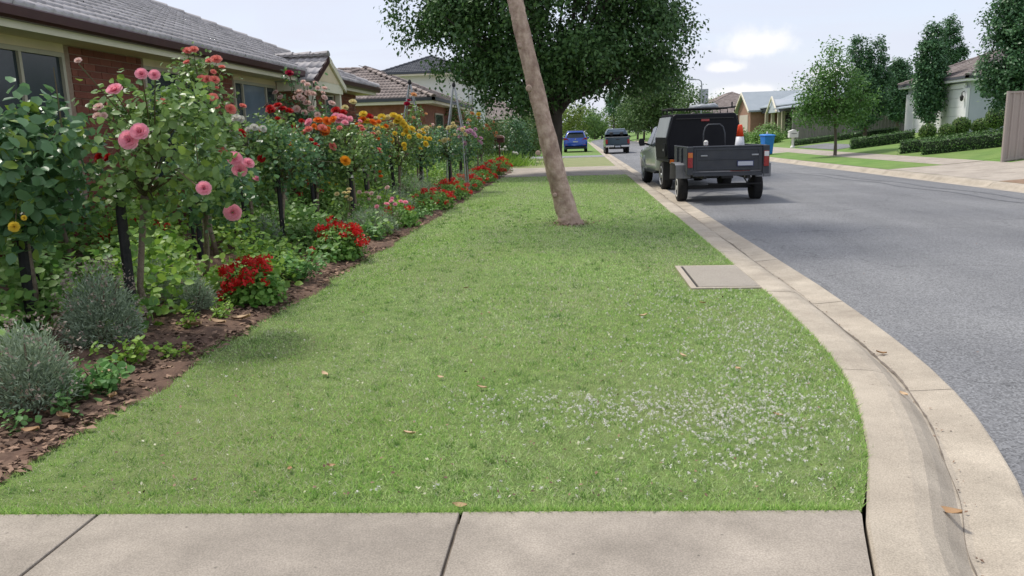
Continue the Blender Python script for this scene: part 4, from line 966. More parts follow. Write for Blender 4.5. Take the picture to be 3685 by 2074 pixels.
for (x, y), zc, r_, lab in TOP:
    zb = tz(x, y); root = tag(empty('topiary', (x, y, zb)), lab, 'topiary', 'topiary balls before the garage')
    MB().tube([(0, 0, -.05), (0, 0, zc - zb)], [.035, .025], 7).build('trunk', 'bark_grey', root)
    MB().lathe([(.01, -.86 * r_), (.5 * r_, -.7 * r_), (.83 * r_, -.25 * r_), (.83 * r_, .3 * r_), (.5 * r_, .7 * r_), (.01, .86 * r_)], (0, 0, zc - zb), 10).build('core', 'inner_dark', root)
    d = unit(rng.normal(size=(1600, 3))); P = d * r_ * rng.uniform(.80, .96, (1600, 1)) + np.array((0, 0, zc - zb))
    leaf_obj('foliage', P, .07 * rng.uniform(.7, 1.3, 1600), 'topiary_leaf', root, nrm=d, spread=.7)
def shrub(name, label, lobes, m_, n=60, per=40, ls=.08, sig=.12, cat='shrub', group=None, flowers=None):
    x, y = lobes[0][0], lobes[0][1]; zb = tz(x, y); root = tag(empty(name, (x, y, zb)), label, cat, group)
    C, Nn = in_lobes(lobes, n); P = np.repeat(C, per, 0) + rng.normal(size=(n * per, 3)) * sig; P[:, 2] = np.maximum(P[:, 2], zb + .01)
    mb = MB()
    for c in C[:7]: mb.tube([(0, 0, -.03), tuple((c - np.array((x, y, zb))) * np.array((.5, .5, .45))), tuple(c - np.array((x, y, zb)))], [.025, .018, .008], 5)
    mb.build('stems', 'cane', root)
    leaf_obj('foliage', P - np.array((x, y, zb)), ls * rng.uniform(.7, 1.3, len(P)), m_, root, nrm=np.repeat(Nn, per, 0) + np.array((0, 0, .6)), spread=.8)
    return root
# shrubs about the gabled house and the left neighbours
SH = [((13.6, 58.0, .75, 1.1, 1.0, .5), 'cover_leaf', 'pale leafy shrub behind the blue wheelie bin'), ((14.6, 61, 1.0, 1.3, 1.2, .7), 'rose_leaf', 'dark rounded shrub before the veranda posts'), ((13.2, 66, .9, 1.2, 1.4, .65), 'rose_leaf', 'flowering rose shrub left of the veranda'),
      ((12.9, 71, .85, 1.1, 1.3, .55), 'cover_leaf', 'pale shrub below the cream garage door of the gabled house'), ((15.6, 56.2, 1.6, .9, .8, 1.0), 'street_leaf', 'leafy shrub showing above the grey brown fence')]
for lb, m_, lab in SH: shrub('shrub', lab, [lb], m_, 60, 40, .16, .16)
SL = [((-4.4, 37.5, 1.5, 1.1, 1.2, 1.4), 'street_leaf', 'large leafy shrub left of the letterbox'), ((-3.3, 41, 1.3, 1.0, 1.2, 1.2), 'pear_leaf', 'dark shrub just behind the leaning trunk'), ((-5.8, 36.4, 1.9, 1.3, 1.2, 1.5), 'far_leaf', 'tall shrub below the white house wall'),
      ((-2.9, 46, 1.4, 1.0, 1.2, 1.2), 'street_leaf', 'green shrub beside the grey driveway'), ((-4.0, 54, 1.7, 1.6, 1.6, 1.5), 'far_leaf', 'spreading shrub beyond the grey driveway'), ((-3.4, 66, 1.8, 1.8, 1.8, 1.7), 'far_leaf_yellow', 'yellow green shrub left of the blue car'), ((-7.5, 33.8, 1.7, 1.2, 1.0, 1.3), 'rose_leaf', 'dark shrub at the neighbour house corner')]
for lb, m_, lab in SL: shrub('shrub', lab, [lb], m_, 80, 46, .12, .16)
def strappy(label, x, y, r_, n, h_, m_='bright_leaf', flowers=0):
    zb = tz(x, y); root = tag(empty('strappy_plant', (x, y, zb)), label, 'plant')
    P = np.stack([rng.normal(size=n) * r_, rng.normal(size=n) * r_, np.zeros(n)], 1)
    yv = unit(np.stack([rng.normal(size=n) * .6, rng.normal(size=n) * .6, np.full(n, 1.0)], 1)); xv = unit(np.cross(yv, rng.normal(size=(n, 3)))); fr_ = np.stack([xv, yv, np.cross(xv, yv)], 1)
    leaf_obj('foliage', P, h_ * rng.uniform(.6, 1.2, n), m_, root, frames=fr_, aspect=.09, tpl=TPL_BLADE)
    for k in range(flowers):
        a = random.uniform(0, 6.28); rr = random.uniform(0, r_); MB().lathe([(.01, -.05), (.06, -.02), (.07, .03), (.01, .06)], (rr * math.cos(a), rr * math.sin(a), h_ * random.uniform(.8, 1.3)), 8).build('flower_head', 'clover', root)
    return root
strappy('bright green strappy clump under the letterbox with white flower heads', -3.55, 36.3, .5, 260, .75, flowers=7)
strappy('bright green strappy clump near the shrub behind the letterbox', -2.9, 37.6, .55, 260, .6, flowers=5)
strappy('lime green strappy clump bordering the pale crossing', -4.3, 35.7, .45, 220, .6, flowers=3)

# ------------------------------------------------------------------ the rose garden
def bloom_mesh(c):
    mb = MB()
    def petal(az, open_, w_, L_, z0):
        d = Vector((math.cos(az), math.sin(az), 0)); s_ = Vector((-math.sin(az), math.cos(az), 0)); V_ = []
        for i, t in enumerate((0, .4, .75, 1)):
            a = open_ * (.35 + .75 * t); rr = L_ * t
            ctr = d * (.03 + rr * math.sin(a)) + Vector((0, 0, z0 + rr * math.cos(a)))
            hw = w_ * (.35, .9, 1.0, .62)[i]
            for k in (-1, 0, 1): V_.append(ctr + s_ * hw * k - d * (abs(k) * hw * .35 * (1 - t * .6)) + Vector((0, 0, abs(k) * .02)))
        mb.add(V_, [(i * 3 + k, i * 3 + k + 1, i * 3 + k + 4, i * 3 + k + 3) for i in range(3) for k in range(2)])
    for ring, (n_, op, w_, L_, z0) in enumerate(((7, 1.05, .24, .50, -.06), (7, .86, .22, .47, -.06), (6, .68, .20, .44, -.06), (5, .50, .16, .41, -.05), (4, .32, .12, .37, -.04), (3, .12, .08, .33, -.03))):
        for k in range(n_): petal(2 * math.pi * (k + ring * .37) / n_ + random.uniform(-.15, .15), op * random.uniform(.92, 1.08), w_ * random.uniform(.9, 1.1), L_, z0)
    o = mb.build('rose_bloom', 'petal_' + c, None, smooth=True, fixn=False); me = o.data; bpy.data.objects.remove(o); return me
BM = {c: bloom_mesh(c) for c in PET}
leaf_src = {m_: leaf_mesh('leaf', np.zeros((1, 3)), 1.0, m_, tpl=TPL_ROUND, frames=np.eye(3)[None]) for m_ in ('rose_leaf', 'rose_leaf_deep', 'rose_leaf_young')}
BLOOMS = [
    (-3.1, 5.15, 1.97, 0.107, 'pink'),
    (-2.9, 5.15, 2.07, 0.085, 'pink'),
    (-2.81, 5.15, 2.06, 0.08, 'pink'),
    (-3.04, 5.15, 1.64, 0.125, 'pink'),
    (-2.96, 5.15, 1.69, 0.125, 'pink'),
    (-2.55, 5.15, 1.3, 0.098, 'pink'),
    (-2.97, 6.6, 1.46, 0.125, 'pink'),
    (-2.93, 6.6, 1.36, 0.125, 'pink'),
    (-2.85, 6.6, 1.42, 0.097, 'pink'),
    (-3.03, 6.6, 1.0, 0.14, 'pink'),
    (-3.45, 5.5, 1.88, 0.069, 'blush'),
    (-3.47, 5.5, 1.82, 0.064, 'blush'),
    (-3.42, 5.5, 1.82, 0.058, 'blush'),
    (-4.28, 8.6, 2.61, 0.106, 'coral'),
    (-4.21, 8.6, 2.62, 0.106, 'coral'),
    (-4.3, 8.6, 2.49, 0.08, 'coral'),
    (-4.15, 8.6, 2.31, 0.106, 'coral'),
    (-4.09, 8.6, 2.3, 0.097, 'coral'),
    (-4.01, 8.6, 2.29, 0.106, 'coral'),
    (-4.01, 8.6, 2.38, 0.066, 'coral'),
    (-4.52, 8.6, 2.01, 0.09, 'coral'),
    (-4.45, 8.6, 1.99, 0.09, 'coral'),
    (-4.39, 8.6, 1.99, 0.081, 'coral'),
    (-4.03, 8.6, 1.54, 0.099, 'coral'),
    (-3.98, 8.6, 1.49, 0.09, 'coral'),
    (-4.27, 8.6, 1.6, 0.072, 'coral'),
    (-3.99, 8.6, 2.21, 0.044, 'coral'),
    (-3.78, 6.2, 1.94, 0.058, 'coral'),
    (-3.56, 5.6, 1.52, 0.077, 'red'),
    (-3.49, 5.6, 1.52, 0.065, 'red'),
    (-4.02, 9.2, 1.71, 0.115, 'red'),
    (-3.78, 4.9, 1.09, 0.07, 'yellow'),
    (-3.7, 4.9, 1.15, 0.037, 'yellow'),
    (-3.43, 5.3, 2.19, 0.047, 'blush'),
    (-4.02, 9.6, 1.78, 0.1, 'white'),
    (-3.91, 9.6, 1.76, 0.1, 'white'),
    (-4.1, 9.6, 1.76, 0.08, 'white'),
    (-4.53, 11.5, 2.05, 0.142, 'red'),
    (-4.42, 11.5, 2.12, 0.13, 'red'),
    (-4.35, 11.5, 2.07, 0.118, 'red'),
    (-5.12, 14.0, 2.79, 0.155, 'crimson'),
    (-5.48, 14.2, 2.48, 0.109, 'blush'),
    (-5.04, 14.2, 2.47, 0.155, 'blush'),
    (-4.87, 14.2, 2.45, 0.145, 'blush'),
    (-4.79, 14.2, 2.43, 0.131, 'blush'),
    (-5.1, 14.2, 2.37, 0.131, 'blush'),
    (-4.99, 14.2, 2.35, 0.131, 'blush'),
    (-4.91, 14.2, 2.27, 0.155, 'blush'),
    (-5.11, 14.2, 2.17, 0.155, 'blush'),
    (-5.2, 14.2, 2.14, 0.132, 'blush'),
    (-4.97, 14.2, 2.1, 0.131, 'blush'),
    (-4.83, 14.2, 2.17, 0.146, 'blush'),
    (-4.58, 14.2, 2.36, 0.131, 'blush'),
    (-4.45, 14.2, 2.25, 0.145, 'blush'),
    (-5.66, 14.2, 2.25, 0.132, 'blush'),
    (-5.41, 14.2, 2.03, 0.117, 'blush'),
    (-4.19, 13.6, 2.1, 0.155, 'red'),
    (-4.07, 13.6, 2.06, 0.153, 'red'),
    (-4.94, 13.6, 1.79, 0.155, 'red'),
    (-4.97, 13.6, 1.84, 0.126, 'red'),
    (-4.14, 13.4, 1.99, 0.137, 'pink'),
    (-4.05, 13.4, 1.98, 0.151, 'pink'),
    (-4.62, 13.4, 1.91, 0.152, 'pink'),
    (-4.09, 13.4, 1.93, 0.138, 'pink'),
    (-4.19, 12.6, 1.91, 0.155, 'orange'),
    (-4.05, 12.6, 1.9, 0.155, 'orange'),
    (-3.94, 12.6, 1.92, 0.142, 'orange'),
    (-4.19, 12.6, 1.77, 0.155, 'orange'),
    (-4.09, 12.6, 1.71, 0.155, 'orange'),
    (-4.3, 12.4, 1.77, 0.155, 'coral'),
    (-4.39, 12.4, 1.72, 0.115, 'coral'),
    (-3.93, 12.4, 1.5, 0.154, 'coral'),
    (-4.78, 12.4, 1.65, 0.129, 'coral'),
    (-4.07, 12.4, 1.79, 0.153, 'coral'),
    (-4.28, 15.0, 2.3, 0.155, 'cream'),
    (-4.44, 15.0, 2.2, 0.138, 'cream'),
    (-4.0, 14.6, 1.95, 0.155, 'orange'),
    (-3.81, 14.6, 1.9, 0.155, 'orange'),
    (-3.98, 14.6, 2.05, 0.149, 'yellow'),
    (-3.91, 14.6, 1.91, 0.155, 'yellow'),
    (-3.92, 14.8, 2.01, 0.155, 'red'),
    (-3.19, 10.6, 1.31, 0.148, 'gold'),
    (-3.88, 15.6, 2.01, 0.155, 'yellow'),
    (-3.64, 15.6, 2.04, 0.155, 'yellow'),
    (-3.54, 15.6, 1.99, 0.155, 'yellow'),
    (-3.57, 15.6, 1.92, 0.155, 'yellow'),
    (-3.46, 15.6, 1.87, 0.155, 'yellow'),
    (-3.41, 15.6, 1.81, 0.155, 'yellow'),
    (-3.29, 15.6, 1.77, 0.155, 'yellow'),
    (-3.98, 15.6, 1.82, 0.155, 'yellow'),
    (-3.87, 15.6, 1.79, 0.155, 'yellow'),
    (-3.94, 15.6, 1.71, 0.144, 'yellow'),
    (-3.4, 15.6, 1.71, 0.155, 'yellow'),
    (-3.73, 15.6, 1.54, 0.155, 'yellow'),
    (-4.0, 15.6, 1.77, 0.144, 'yellow'),
    (-3.81, 15.8, 2.01, 0.155, 'cream'),
    (-3.74, 15.8, 1.85, 0.155, 'cream'),
    (-3.8, 15.8, 1.79, 0.155, 'cream'),
    (-3.17, 15.8, 1.72, 0.113, 'cream'),
    (-3.05, 15.8, 1.77, 0.113, 'cream'),
    (-3.01, 15.8, 1.79, 0.097, 'cream'),
    (-3.51, 18.0, 1.76, 0.138, 'yellow'),
    (-3.76, 18.0, 1.65, 0.11, 'yellow'),
    (-3.98, 15.2, 1.69, 0.125, 'coral'),
    (-3.94, 15.2, 1.61, 0.109, 'coral'),
    (-3.86, 15.2, 1.48, 0.094, 'coral'),
    (-3.91, 19.0, 2.61, 0.155, 'peach'),
    (-4.19, 19.5, 2.42, 0.155, 'crimson'),
    (-4.14, 19.5, 2.51, 0.099, 'crimson'),
    (-3.43, 26.0, 2.32, 0.155, 'peach'),
    (-3.53, 26.0, 1.89, 0.155, 'peach'),
    (-3.21, 26.0, 2.16, 0.155, 'peach'),
    (-2.88, 26.0, 1.8, 0.155, 'peach'),
    (-2.96, 26.0, 1.91, 0.155, 'peach'),
    (-3.21, 26.0, 2.29, 0.155, 'yellow'),
    (-3.06, 20.5, 1.74, 0.155, 'lilac'),
    (-2.98, 20.5, 1.81, 0.135, 'lilac'),
    (-2.84, 20.5, 1.7, 0.155, 'lilac'),
    (-2.77, 20.5, 1.73, 0.146, 'lilac'),
    (-2.69, 20.5, 1.65, 0.155, 'lilac'),
    (-3.04, 20.5, 1.59, 0.125, 'lilac'),
    (-2.94, 20.5, 1.41, 0.136, 'lilac'),
    (-3.29, 19.5, 1.51, 0.155, 'cream'),
    (-3.17, 19.5, 1.53, 0.119, 'cream'),
    (-3.01, 19.5, 1.85, 0.099, 'cream'),
    (-3.1, 19.5, 1.84, 0.109, 'cream'),
    (-3.19, 19.5, 1.79, 0.099, 'cream'),
]

# base x, y, crown centre, radii, leaves, leaf size, leaf material, single leaves, label
RB = [(-4.22, 5.50, (-4.12, 5.5, 1.46), (.48, .45, .52), 1250, .09, 'rose_leaf_deep', 290, 'large leafy standard rose at the left edge with one yellow bloom', [(-3.72, 5.45, 1.75, .22, .22, .42), (-4.35, 5.5, 1.75, .2, .2, .3)]),
      (-3.46, 5.80, (-3.17, 5.75, 1.58), (.50, .45, .50), 1450, .066, 'rose_leaf', 290, 'standard rose with big clear pink blooms nearest the camera', [(-3.35, 5.6, 1.28, .3, .3, .3), (-2.85, 5.7, 1.35, .26, .3, .32)]),
      (-4.25, 8.75, (-4.25, 8.7, 1.92), (.42, .40, .66), 1500, .060, 'rose_leaf', 0, 'tall rose with small coral clusters before the brick wall', []),
      (-3.75, 7.35, (-3.35, 7.0, 1.26), (.44, .42, .42), 1300, .062, 'rose_leaf_deep', 0, 'rose with drooping pink blooms left of the second stake', []),
      (-4.24, 9.72, (-4.18, 9.7, 1.46), (.42, .40, .42), 1100, .060, 'rose_leaf', 0, 'pale leaved rose with a single red bloom and white buds', []),
      (-3.84, 9.90, (-3.74, 9.9, 1.40), (.44, .40, .44), 1200, .060, 'rose_leaf_deep', 0, 'dense dark rose between the two tall black stakes', []),
      (-4.45, 11.5, (-4.45, 11.5, 1.62), (.42, .40, .50), 1000, .062, 'rose_leaf', 0, 'rose with bright red blooms below the pale window', []),
      (-4.25, 12.5, (-4.22, 12.5, 1.38), (.44, .40, .46), 1100, .062, 'rose_leaf_deep', 0, 'rose with orange blooms near the middle of the bed', []),
      (-3.72, 12.7, (-3.72, 12.7, 1.36), (.46, .42, .48), 1200, .062, 'rose_leaf', 0, 'dark rose with a low salmon bloom beside the leaning rose trunk', []),
      (-4.95, 14.3, (-4.95, 14.3, 1.98), (.62, .42, .66), 1700, .062, 'rose_leaf_deep', 0, 'tall rose covered in blush white blooms against the house', [(-5.12, 14.05, 2.5, .16, .16, .34)]),
      (-4.05, 13.6, (-4.05, 13.6, 1.55), (.40, .40, .42), 900, .062, 'rose_leaf', 0, 'rose with mixed red and pink blooms under the gable', []),
      (-4.02, 14.8, (-4.02, 14.8, 1.50), (.50, .44, .46), 1100, .064, 'rose_leaf_deep', 0, 'rose with orange and cream blooms left of the yellow rose', []),
      (-3.60, 15.7, (-3.60, 15.7, 1.42), (.56, .46, .52), 1400, .064, 'rose_leaf', 0, 'wide rose crowded with bright yellow blooms', []),
      (-3.60, 17.9, (-3.60, 17.9, 1.40), (.46, .42, .48), 1000, .066, 'rose_leaf_deep', 0, 'dark green rose just right of the yellow rose', []),
      (-3.95, 19.2, (-3.95, 19.2, 1.62), (.36, .36, .72), 1000, .066, 'rose_leaf', 0, 'slim rose with one peach bloom climbing the first obelisk', []),
      (-3.20, 19.6, (-3.18, 19.6, 1.40), (.46, .42, .50), 1000, .066, 'rose_leaf_deep', 0, 'rose with pale cream blooms beside the grey pole', []),
      (-2.98, 20.8, (-2.92, 20.7, 1.42), (.42, .40, .50), 900, .066, 'rose_leaf_deep', 0, 'rose with lilac pink blooms right of the grey pole', []),
      (-3.30, 26.0, (-3.25, 26.0, 1.62), (.60, .50, .66), 1200, .075, 'rose_leaf', 0, 'large rose with peach and yellow blooms near the letterbox', []),
      (-4.50, 17.0, (-4.50, 17.0, 1.50), (.50, .45, .55), 900, .066, 'rose_leaf', 0, 'leafy rose behind the yellow blooms', []),
      (-4.20, 22.6, (-4.15, 22.6, 1.45), (.55, .5, .6), 900, .072, 'rose_leaf_deep', 0, 'bloomless rose between the obelisks and the elm', []),
      (-3.55, 23.6, (-3.50, 23.6, 1.35), (.5, .45, .52), 900, .072, 'rose_leaf', 0, 'bloomless rose behind the lilac pink rose', []),
      (-3.60, 29.4, (-3.55, 29.4, 1.30), (.55, .5, .55), 800, .08, 'rose_leaf_deep', 0, 'last rose of the bed before the letterbox', []),
      (-5.15, 7.3, (-5.15, 7.3, 1.35), (.5, .45, .55), 900, .066, 'rose_leaf_deep', 0, 'shaded rose below the big left window', []),
      (-5.15, 10.9, (-5.15, 10.9, 1.55), (.45, .42, .6), 900, .062, 'rose_leaf', 0, 'rose in the back row against the brick pier', []),
      (-5.0, 12.6, (-5.0, 12.6, 1.4), (.45, .42, .5), 800, .062, 'rose_leaf_deep', 0, 'back row rose below the pale window', [])]
own = [[] for _ in RB]
# further blooms over each crown, mostly on the side of the lawn
EXTRA = [(2, 'coral', 7), (4, 'white', 3), (5, 'red', 3), (6, 'red', 5), (7, 'orange', 7), (8, 'coral', 6), (9, 'blush', 10), (10, 'pink', 6), (11, 'orange', 6), (11, 'cream', 3), (12, 'yellow', 12), (13, 'yellow', 3), (14, 'peach', 4), (15, 'cream', 7), (16, 'lilac', 6), (17, 'peach', 7), (18, 'cream', 5), (19, 'blush', 6), (20, 'pink', 6), (21, 'peach', 5), (23, 'coral', 6), (24, 'red', 4), (3, 'pink', 1)]
rr_ = random.Random(5)
for i_, c_, n_ in EXTRA:
    cc, rr = RB[i_][2], RB[i_][3]
    for _ in range(n_):
        a = rr_.uniform(-2.6, 1.2); e_ = rr_.uniform(-.1, 1.3); q = (math.cos(e_) * math.cos(a), math.cos(e_) * math.sin(a), math.sin(e_)); k_ = rr_.uniform(.95, 1.15)
        BLOOMS.append((round(cc[0] + rr[0] * q[0] * k_, 2), round(cc[1] + rr[1] * q[1] * k_, 2), round(cc[2] + rr[2] * q[2] * k_, 2), rr_.uniform(.07, .125), c_))
for b in BLOOMS:
    d = [sum(((b[k] - r_[2][k]) / r_[3][k]) ** 2 for k in range(3)) for r_ in RB]; own[int(np.argmin(d))].append(b)
for i, (bx, by, cc, rr, nl, ls, lm_, singles, lab, extra) in enumerate(RB):
    zb = tz(bx, by) + .02; base = np.array((bx, by, zb)); root = tag(empty('rose_bush', tuple(base)), lab, 'rose bush', 'standard roses in the garden bed')
    top = np.array((bx * .6 + cc[0] * .4, by * .6 + cc[1] * .4, cc[2] - rr[2] * .72)) - base
    mb = MB(); kink = np.array((random.uniform(-.05, .05), random.uniform(-.05, .05), 0))
    pts = [np.array((0, 0, -.04)), top * .3 + kink, top * .65 + kink * .6, top]
    mb.tube(pts, [.034, .026, .024, .034], 8); mb.build('trunk', 'rose_wood', root, smooth=True)
    cb = MB(); lobes = [(*cc, *rr)] * 3 + [tuple(e) for e in extra]
    nc = max(24, nl // 26); C, Nn = in_lobes(lobes, nc, .35)
    for c in C[:22]:
        e = c - base; mid = (top + e) / 2 + np.array((0, 0, .08)); cb.tube([top, mid, e], [.010, .007, .004], 5)
    for b in own[i]:
        e = np.array(b[:3]) - base; s_ = top * .25 + (np.array(cc) - base) * .75; mid = (s_ + e) / 2 + np.array((0, 0, .02)); cb.tube([s_, mid, e - np.array((0, 0, .02))], [.006, .005, .004], 5)
    for e in extra:
        cb.tube([np.array(cc) - base, np.array(e[:3]) - base, np.array(e[:3]) - base + np.array((0, 0, e[5]))], [.009, .007, .003], 5)
    cb.build('canes', 'cane', root)
    per = int(nl * (1.25 if i < 2 else 1.0) / nc); P = np.repeat(C, per, 0) + rng.normal(size=(nc * per, 3)) * .075; nr = np.repeat(Nn, per, 0) * .5 + np.array((0, -.25, .75))
    if own[i]:      # leaves do not sit in front of the open blooms
        bp = np.array([b[:3] for b in own[i]]); dirs = np.array((.15, -.9, .25)); q = P[:, None] - bp[None]; t_ = np.clip(q @ dirs / (dirs @ dirs), -.02, .35); dd = np.linalg.norm(q - t_[..., None] * dirs, axis=2)
        kp = (dd > np.array([b[3] * .62 for b in own[i]])[None]).all(1); P = P[kp]; nr = nr[kp]
    keep = rng.permutation(len(P)); P = P[keep]; nr = nr[keep]
    if singles:
        dist = np.linalg.norm(P - np.array((0, 0, 1.6)), axis=1); idx = np.argsort(dist)[:singles]; rest = np.setdiff1d(np.arange(len(P)), idx)
        fr_ = leaf_frames(len(idx), nr[idx], .75, .35)
        for p, f in zip(P[idx], fr_):
            m_ = lm_ if random.random() < .84 else 'rose_leaf_young'
            o = bpy.data.objects.new('leaf', leaf_src[m_]); link(o, root); s_ = ls * random.uniform(.7, 1.35)
            Mx = Matrix(((f[0][0] * s_, f[1][0] * s_, f[2][0] * s_, p[0] - base[0]), (f[0][1] * s_, f[1][1] * s_, f[2][1] * s_, p[1] - base[1]), (f[0][2] * s_, f[1][2] * s_, f[2][2] * s_, p[2] - base[2]), (0, 0, 0, 1))); o.matrix_local = Mx
        P = P[rest]; nr = nr[rest]
    young = (rng.random(len(P)) < .12).astype(int)
    leaf_obj('foliage', P - base, ls * rng.uniform(.65, 1.3, len(P)), [lm_, 'rose_leaf_young'], root, nrm=nr, spread=.75, tpl=TPL_ROUND, mi=young)
    for b in own[i]:
        out = (Vector(b[:3]) - Vector(cc)).normalized() * .5 + Vector((.25, -.75, .45)) + Vector((random.uniform(-.3, .3), random.uniform(-.3, .3), random.uniform(-.2, .3)))
        o = inst('rose_bloom', BM[b[4]], root, tuple(np.array(b[:3]) - base), out.to_track_quat('Z', 'Y').to_euler(), b[3] * 1.12 * random.uniform(.92, 1.06))
# black stakes beside the standards
STK = [(-4.2, 5.47, .95, 'thick black stake by the left edge rose', .04), (-3.51, 5.69, 1.18, 'thick black stake supporting the big pink rose', .04), (-4.42, 5.95, .9, 'slanting black stake behind the left edge rose', .03), (-4.40, 8.62, 1.0, 'black stake right of the big pink rose', .03), (-4.62, 8.95, .95, 'thin black stake behind the drooping pink rose', .024),
       (-4.28, 9.70, 1.25, 'tall black stake with a pale tie', .036), (-3.87, 9.86, 1.15, 'tall black stake right of the grey lavender', .032), (-4.25, 12.3, 1.0, 'black stake below the orange roses', .032), (-4.45, 13.0, .95, 'slim black stake behind the orange roses', .026), (-3.72, 12.6, 1.0, 'dark stake with wire beside the leaning rose trunk', .034),
       (-4.0, 14.6, 1.0, 'dark stake banded with pale tape', .036), (-3.7, 15.6, 1.0, 'dark stake under the yellow rose', .034), (-3.6, 17.8, 1.05, 'dark stake right of the yellow rose', .034), (-3.2, 19.5, 1.0, 'dark stake by the cream rose', .034), (-2.95, 20.8, 1.0, 'dark stake below the lilac pink rose', .034), (-3.5, 23.5, 1.0, 'dark stake nearest the elm', .034)]
for k, (x, y, h_, lab, r_) in enumerate(STK):
    zb = tz(x, y); root = tag(empty('garden_stake', (x, y, zb)), lab, 'stake', 'black stakes among the roses')
    ln = (random.uniform(-.05, .05), random.uniform(-.04, .04)); ln = (-.16, .1) if k == 2 else ln
    MB().tube([(0, 0, -.08), (ln[0] * .5, ln[1] * .5, h_ * .5), (ln[0], ln[1], h_)], [r_, r_ * .98, r_ * .92], 8).build('post', 'stake_black', root)
    if k in (5, 9, 10): MB().tube([(ln[0] * .8 - .0, ln[1] * .8, h_ * .78), (ln[0] * .8, ln[1] * .8, h_ * .83)], r_ * 1.25, 10).build('tie', 'white_paint', root)
# metal obelisks
def obelisk(label, x, y, top, sp):
    zb = tz(x, y); root = tag(empty('garden_obelisk', (x, y, zb)), label, 'obelisk', 'metal garden obelisks'); H_ = top - zb
    for a, b in ((-1, -1), (1, -1), (1, 1), (-1, 1)):
        MB().tube([(a * sp, b * sp, -.1), (a * sp * .75, b * sp * .75, H_ * .55), (a * .02, b * .02, H_ * .95)], .018, 6).build('leg', 'galv', root)
    for t in (.35, .6, .8):
        s_ = sp * (1 - t * .9) if t > .56 else sp * (1 - t * .45)
        MB().tube([(-s_, -s_, H_ * t), (s_, -s_, H_ * t), (s_, s_, H_ * t), (-s_, s_, H_ * t), (-s_, -s_, H_ * t)], .009, 5).build('ring', 'galv', root)
    MB().lathe([(.01, -.06), (.03, -.05), (.03, -.02), (.045, .0), (.05, .04), (.03, .09), (.005, .11)], (0, 0, H_ * .96), 10).build('finial', 'stake_black', root)
obelisk('tapering grey metal obelisk before the brown tiled roof', -4.2, 20.0, 3.06, .30)
obelisk('tapering grey metal obelisk before the white house wall', -3.12, 20.3, 2.98, .26)

# lavender
def lavender(label, x, y, r_, h_, n=2400, spikes=70):
    n = int(n * 1.7)
    zb = tz(x, y) + .02; root = tag(empty('lavender_bush', (x, y, zb)), label, 'lavender', 'grey lavender bushes along the bed')
    d = unit(np.stack([rng.normal(size=n), rng.normal(size=n), np.abs(rng.normal(size=n)) * .9 + .12], 1)); t = rng.uniform(.25, 1.0, n) ** .6
    P = d * t[:, None] * np.array((r_, r_, h_)) * rng.uniform(.86, 1.05, (n, 1))
    yv = unit(d + rng.normal(size=(n, 3)) * .55 + np.array((0, 0, .35))); xv = unit(np.cross(yv, rng.normal(size=(n, 3)))); fr_ = np.stack([xv, yv, np.cross(xv, yv)], 1)
    leaf_obj('foliage', P, .038 * rng.uniform(.6, 1.3, n), 'lavender_leaf', root, frames=fr_, aspect=.38, tpl=TPL_DIAMOND)
    mb = MB()
    for k in range(10):
        dd = d[k]; mb.tube([(0, 0, -.03), tuple(dd * np.array((r_, r_, h_)) * .6), tuple(dd * np.array((r_, r_, h_)) * .95)], [.012, .008, .004], 5)
    mb.build('stems', 'rose_wood', root)
    ds = d[:spikes]; Q = ds * np.array((r_, r_, h_)); Q2 = Q + unit(ds + np.array((0, 0, .6))) * rng.uniform(.03, .1, (spikes, 1)); m_ = 5
    PP = np.repeat(Q2, m_, 0) + rng.normal(size=(spikes * m_, 3)) * np.array((.008, .008, .016))
    leaf_obj('flower_spikes', PP, .022, 'lavender_spike', root)
    return root
LV = [('big grey lavender bush left of the thick black stake', -3.42, 5.15, .27, .55, 4600, 150), ('grey lavender bush at the left picture edge', -3.08, 3.92, .25, .48, 4000, 100), ('small round lavender left of the first red geranium', -3.30, 6.30, .17, .30, 1500, 10), ('grey lavender between the two tall black stakes', -4.02, 9.6, .26, .46, 1800, 16),
      ('wide lavender right of the second geranium', -3.15, 11.6, .42, .42, 2200, 60), ('lavender behind the wide one, below the yellow rose', -3.45, 14.2, .5, .52, 2400, 60), ('large grey lavender under the dark green rose', -3.6, 17.0, .6, .62, 2600, 70), ('lavender below the cream rose', -3.25, 20.4, .5, .48, 2000, 40),
      ('lavender near the elm beside the red geraniums', -3.35, 23.0, .5, .46, 1800, 30), ('half hidden lavender behind the thick black stake', -3.75, 6.35, .3, .42, 2000, 20), ('last grey lavender before the letterbox', -3.5, 28.2, .6, .55, 1800, 20)]
for l in LV: lavender(*l)

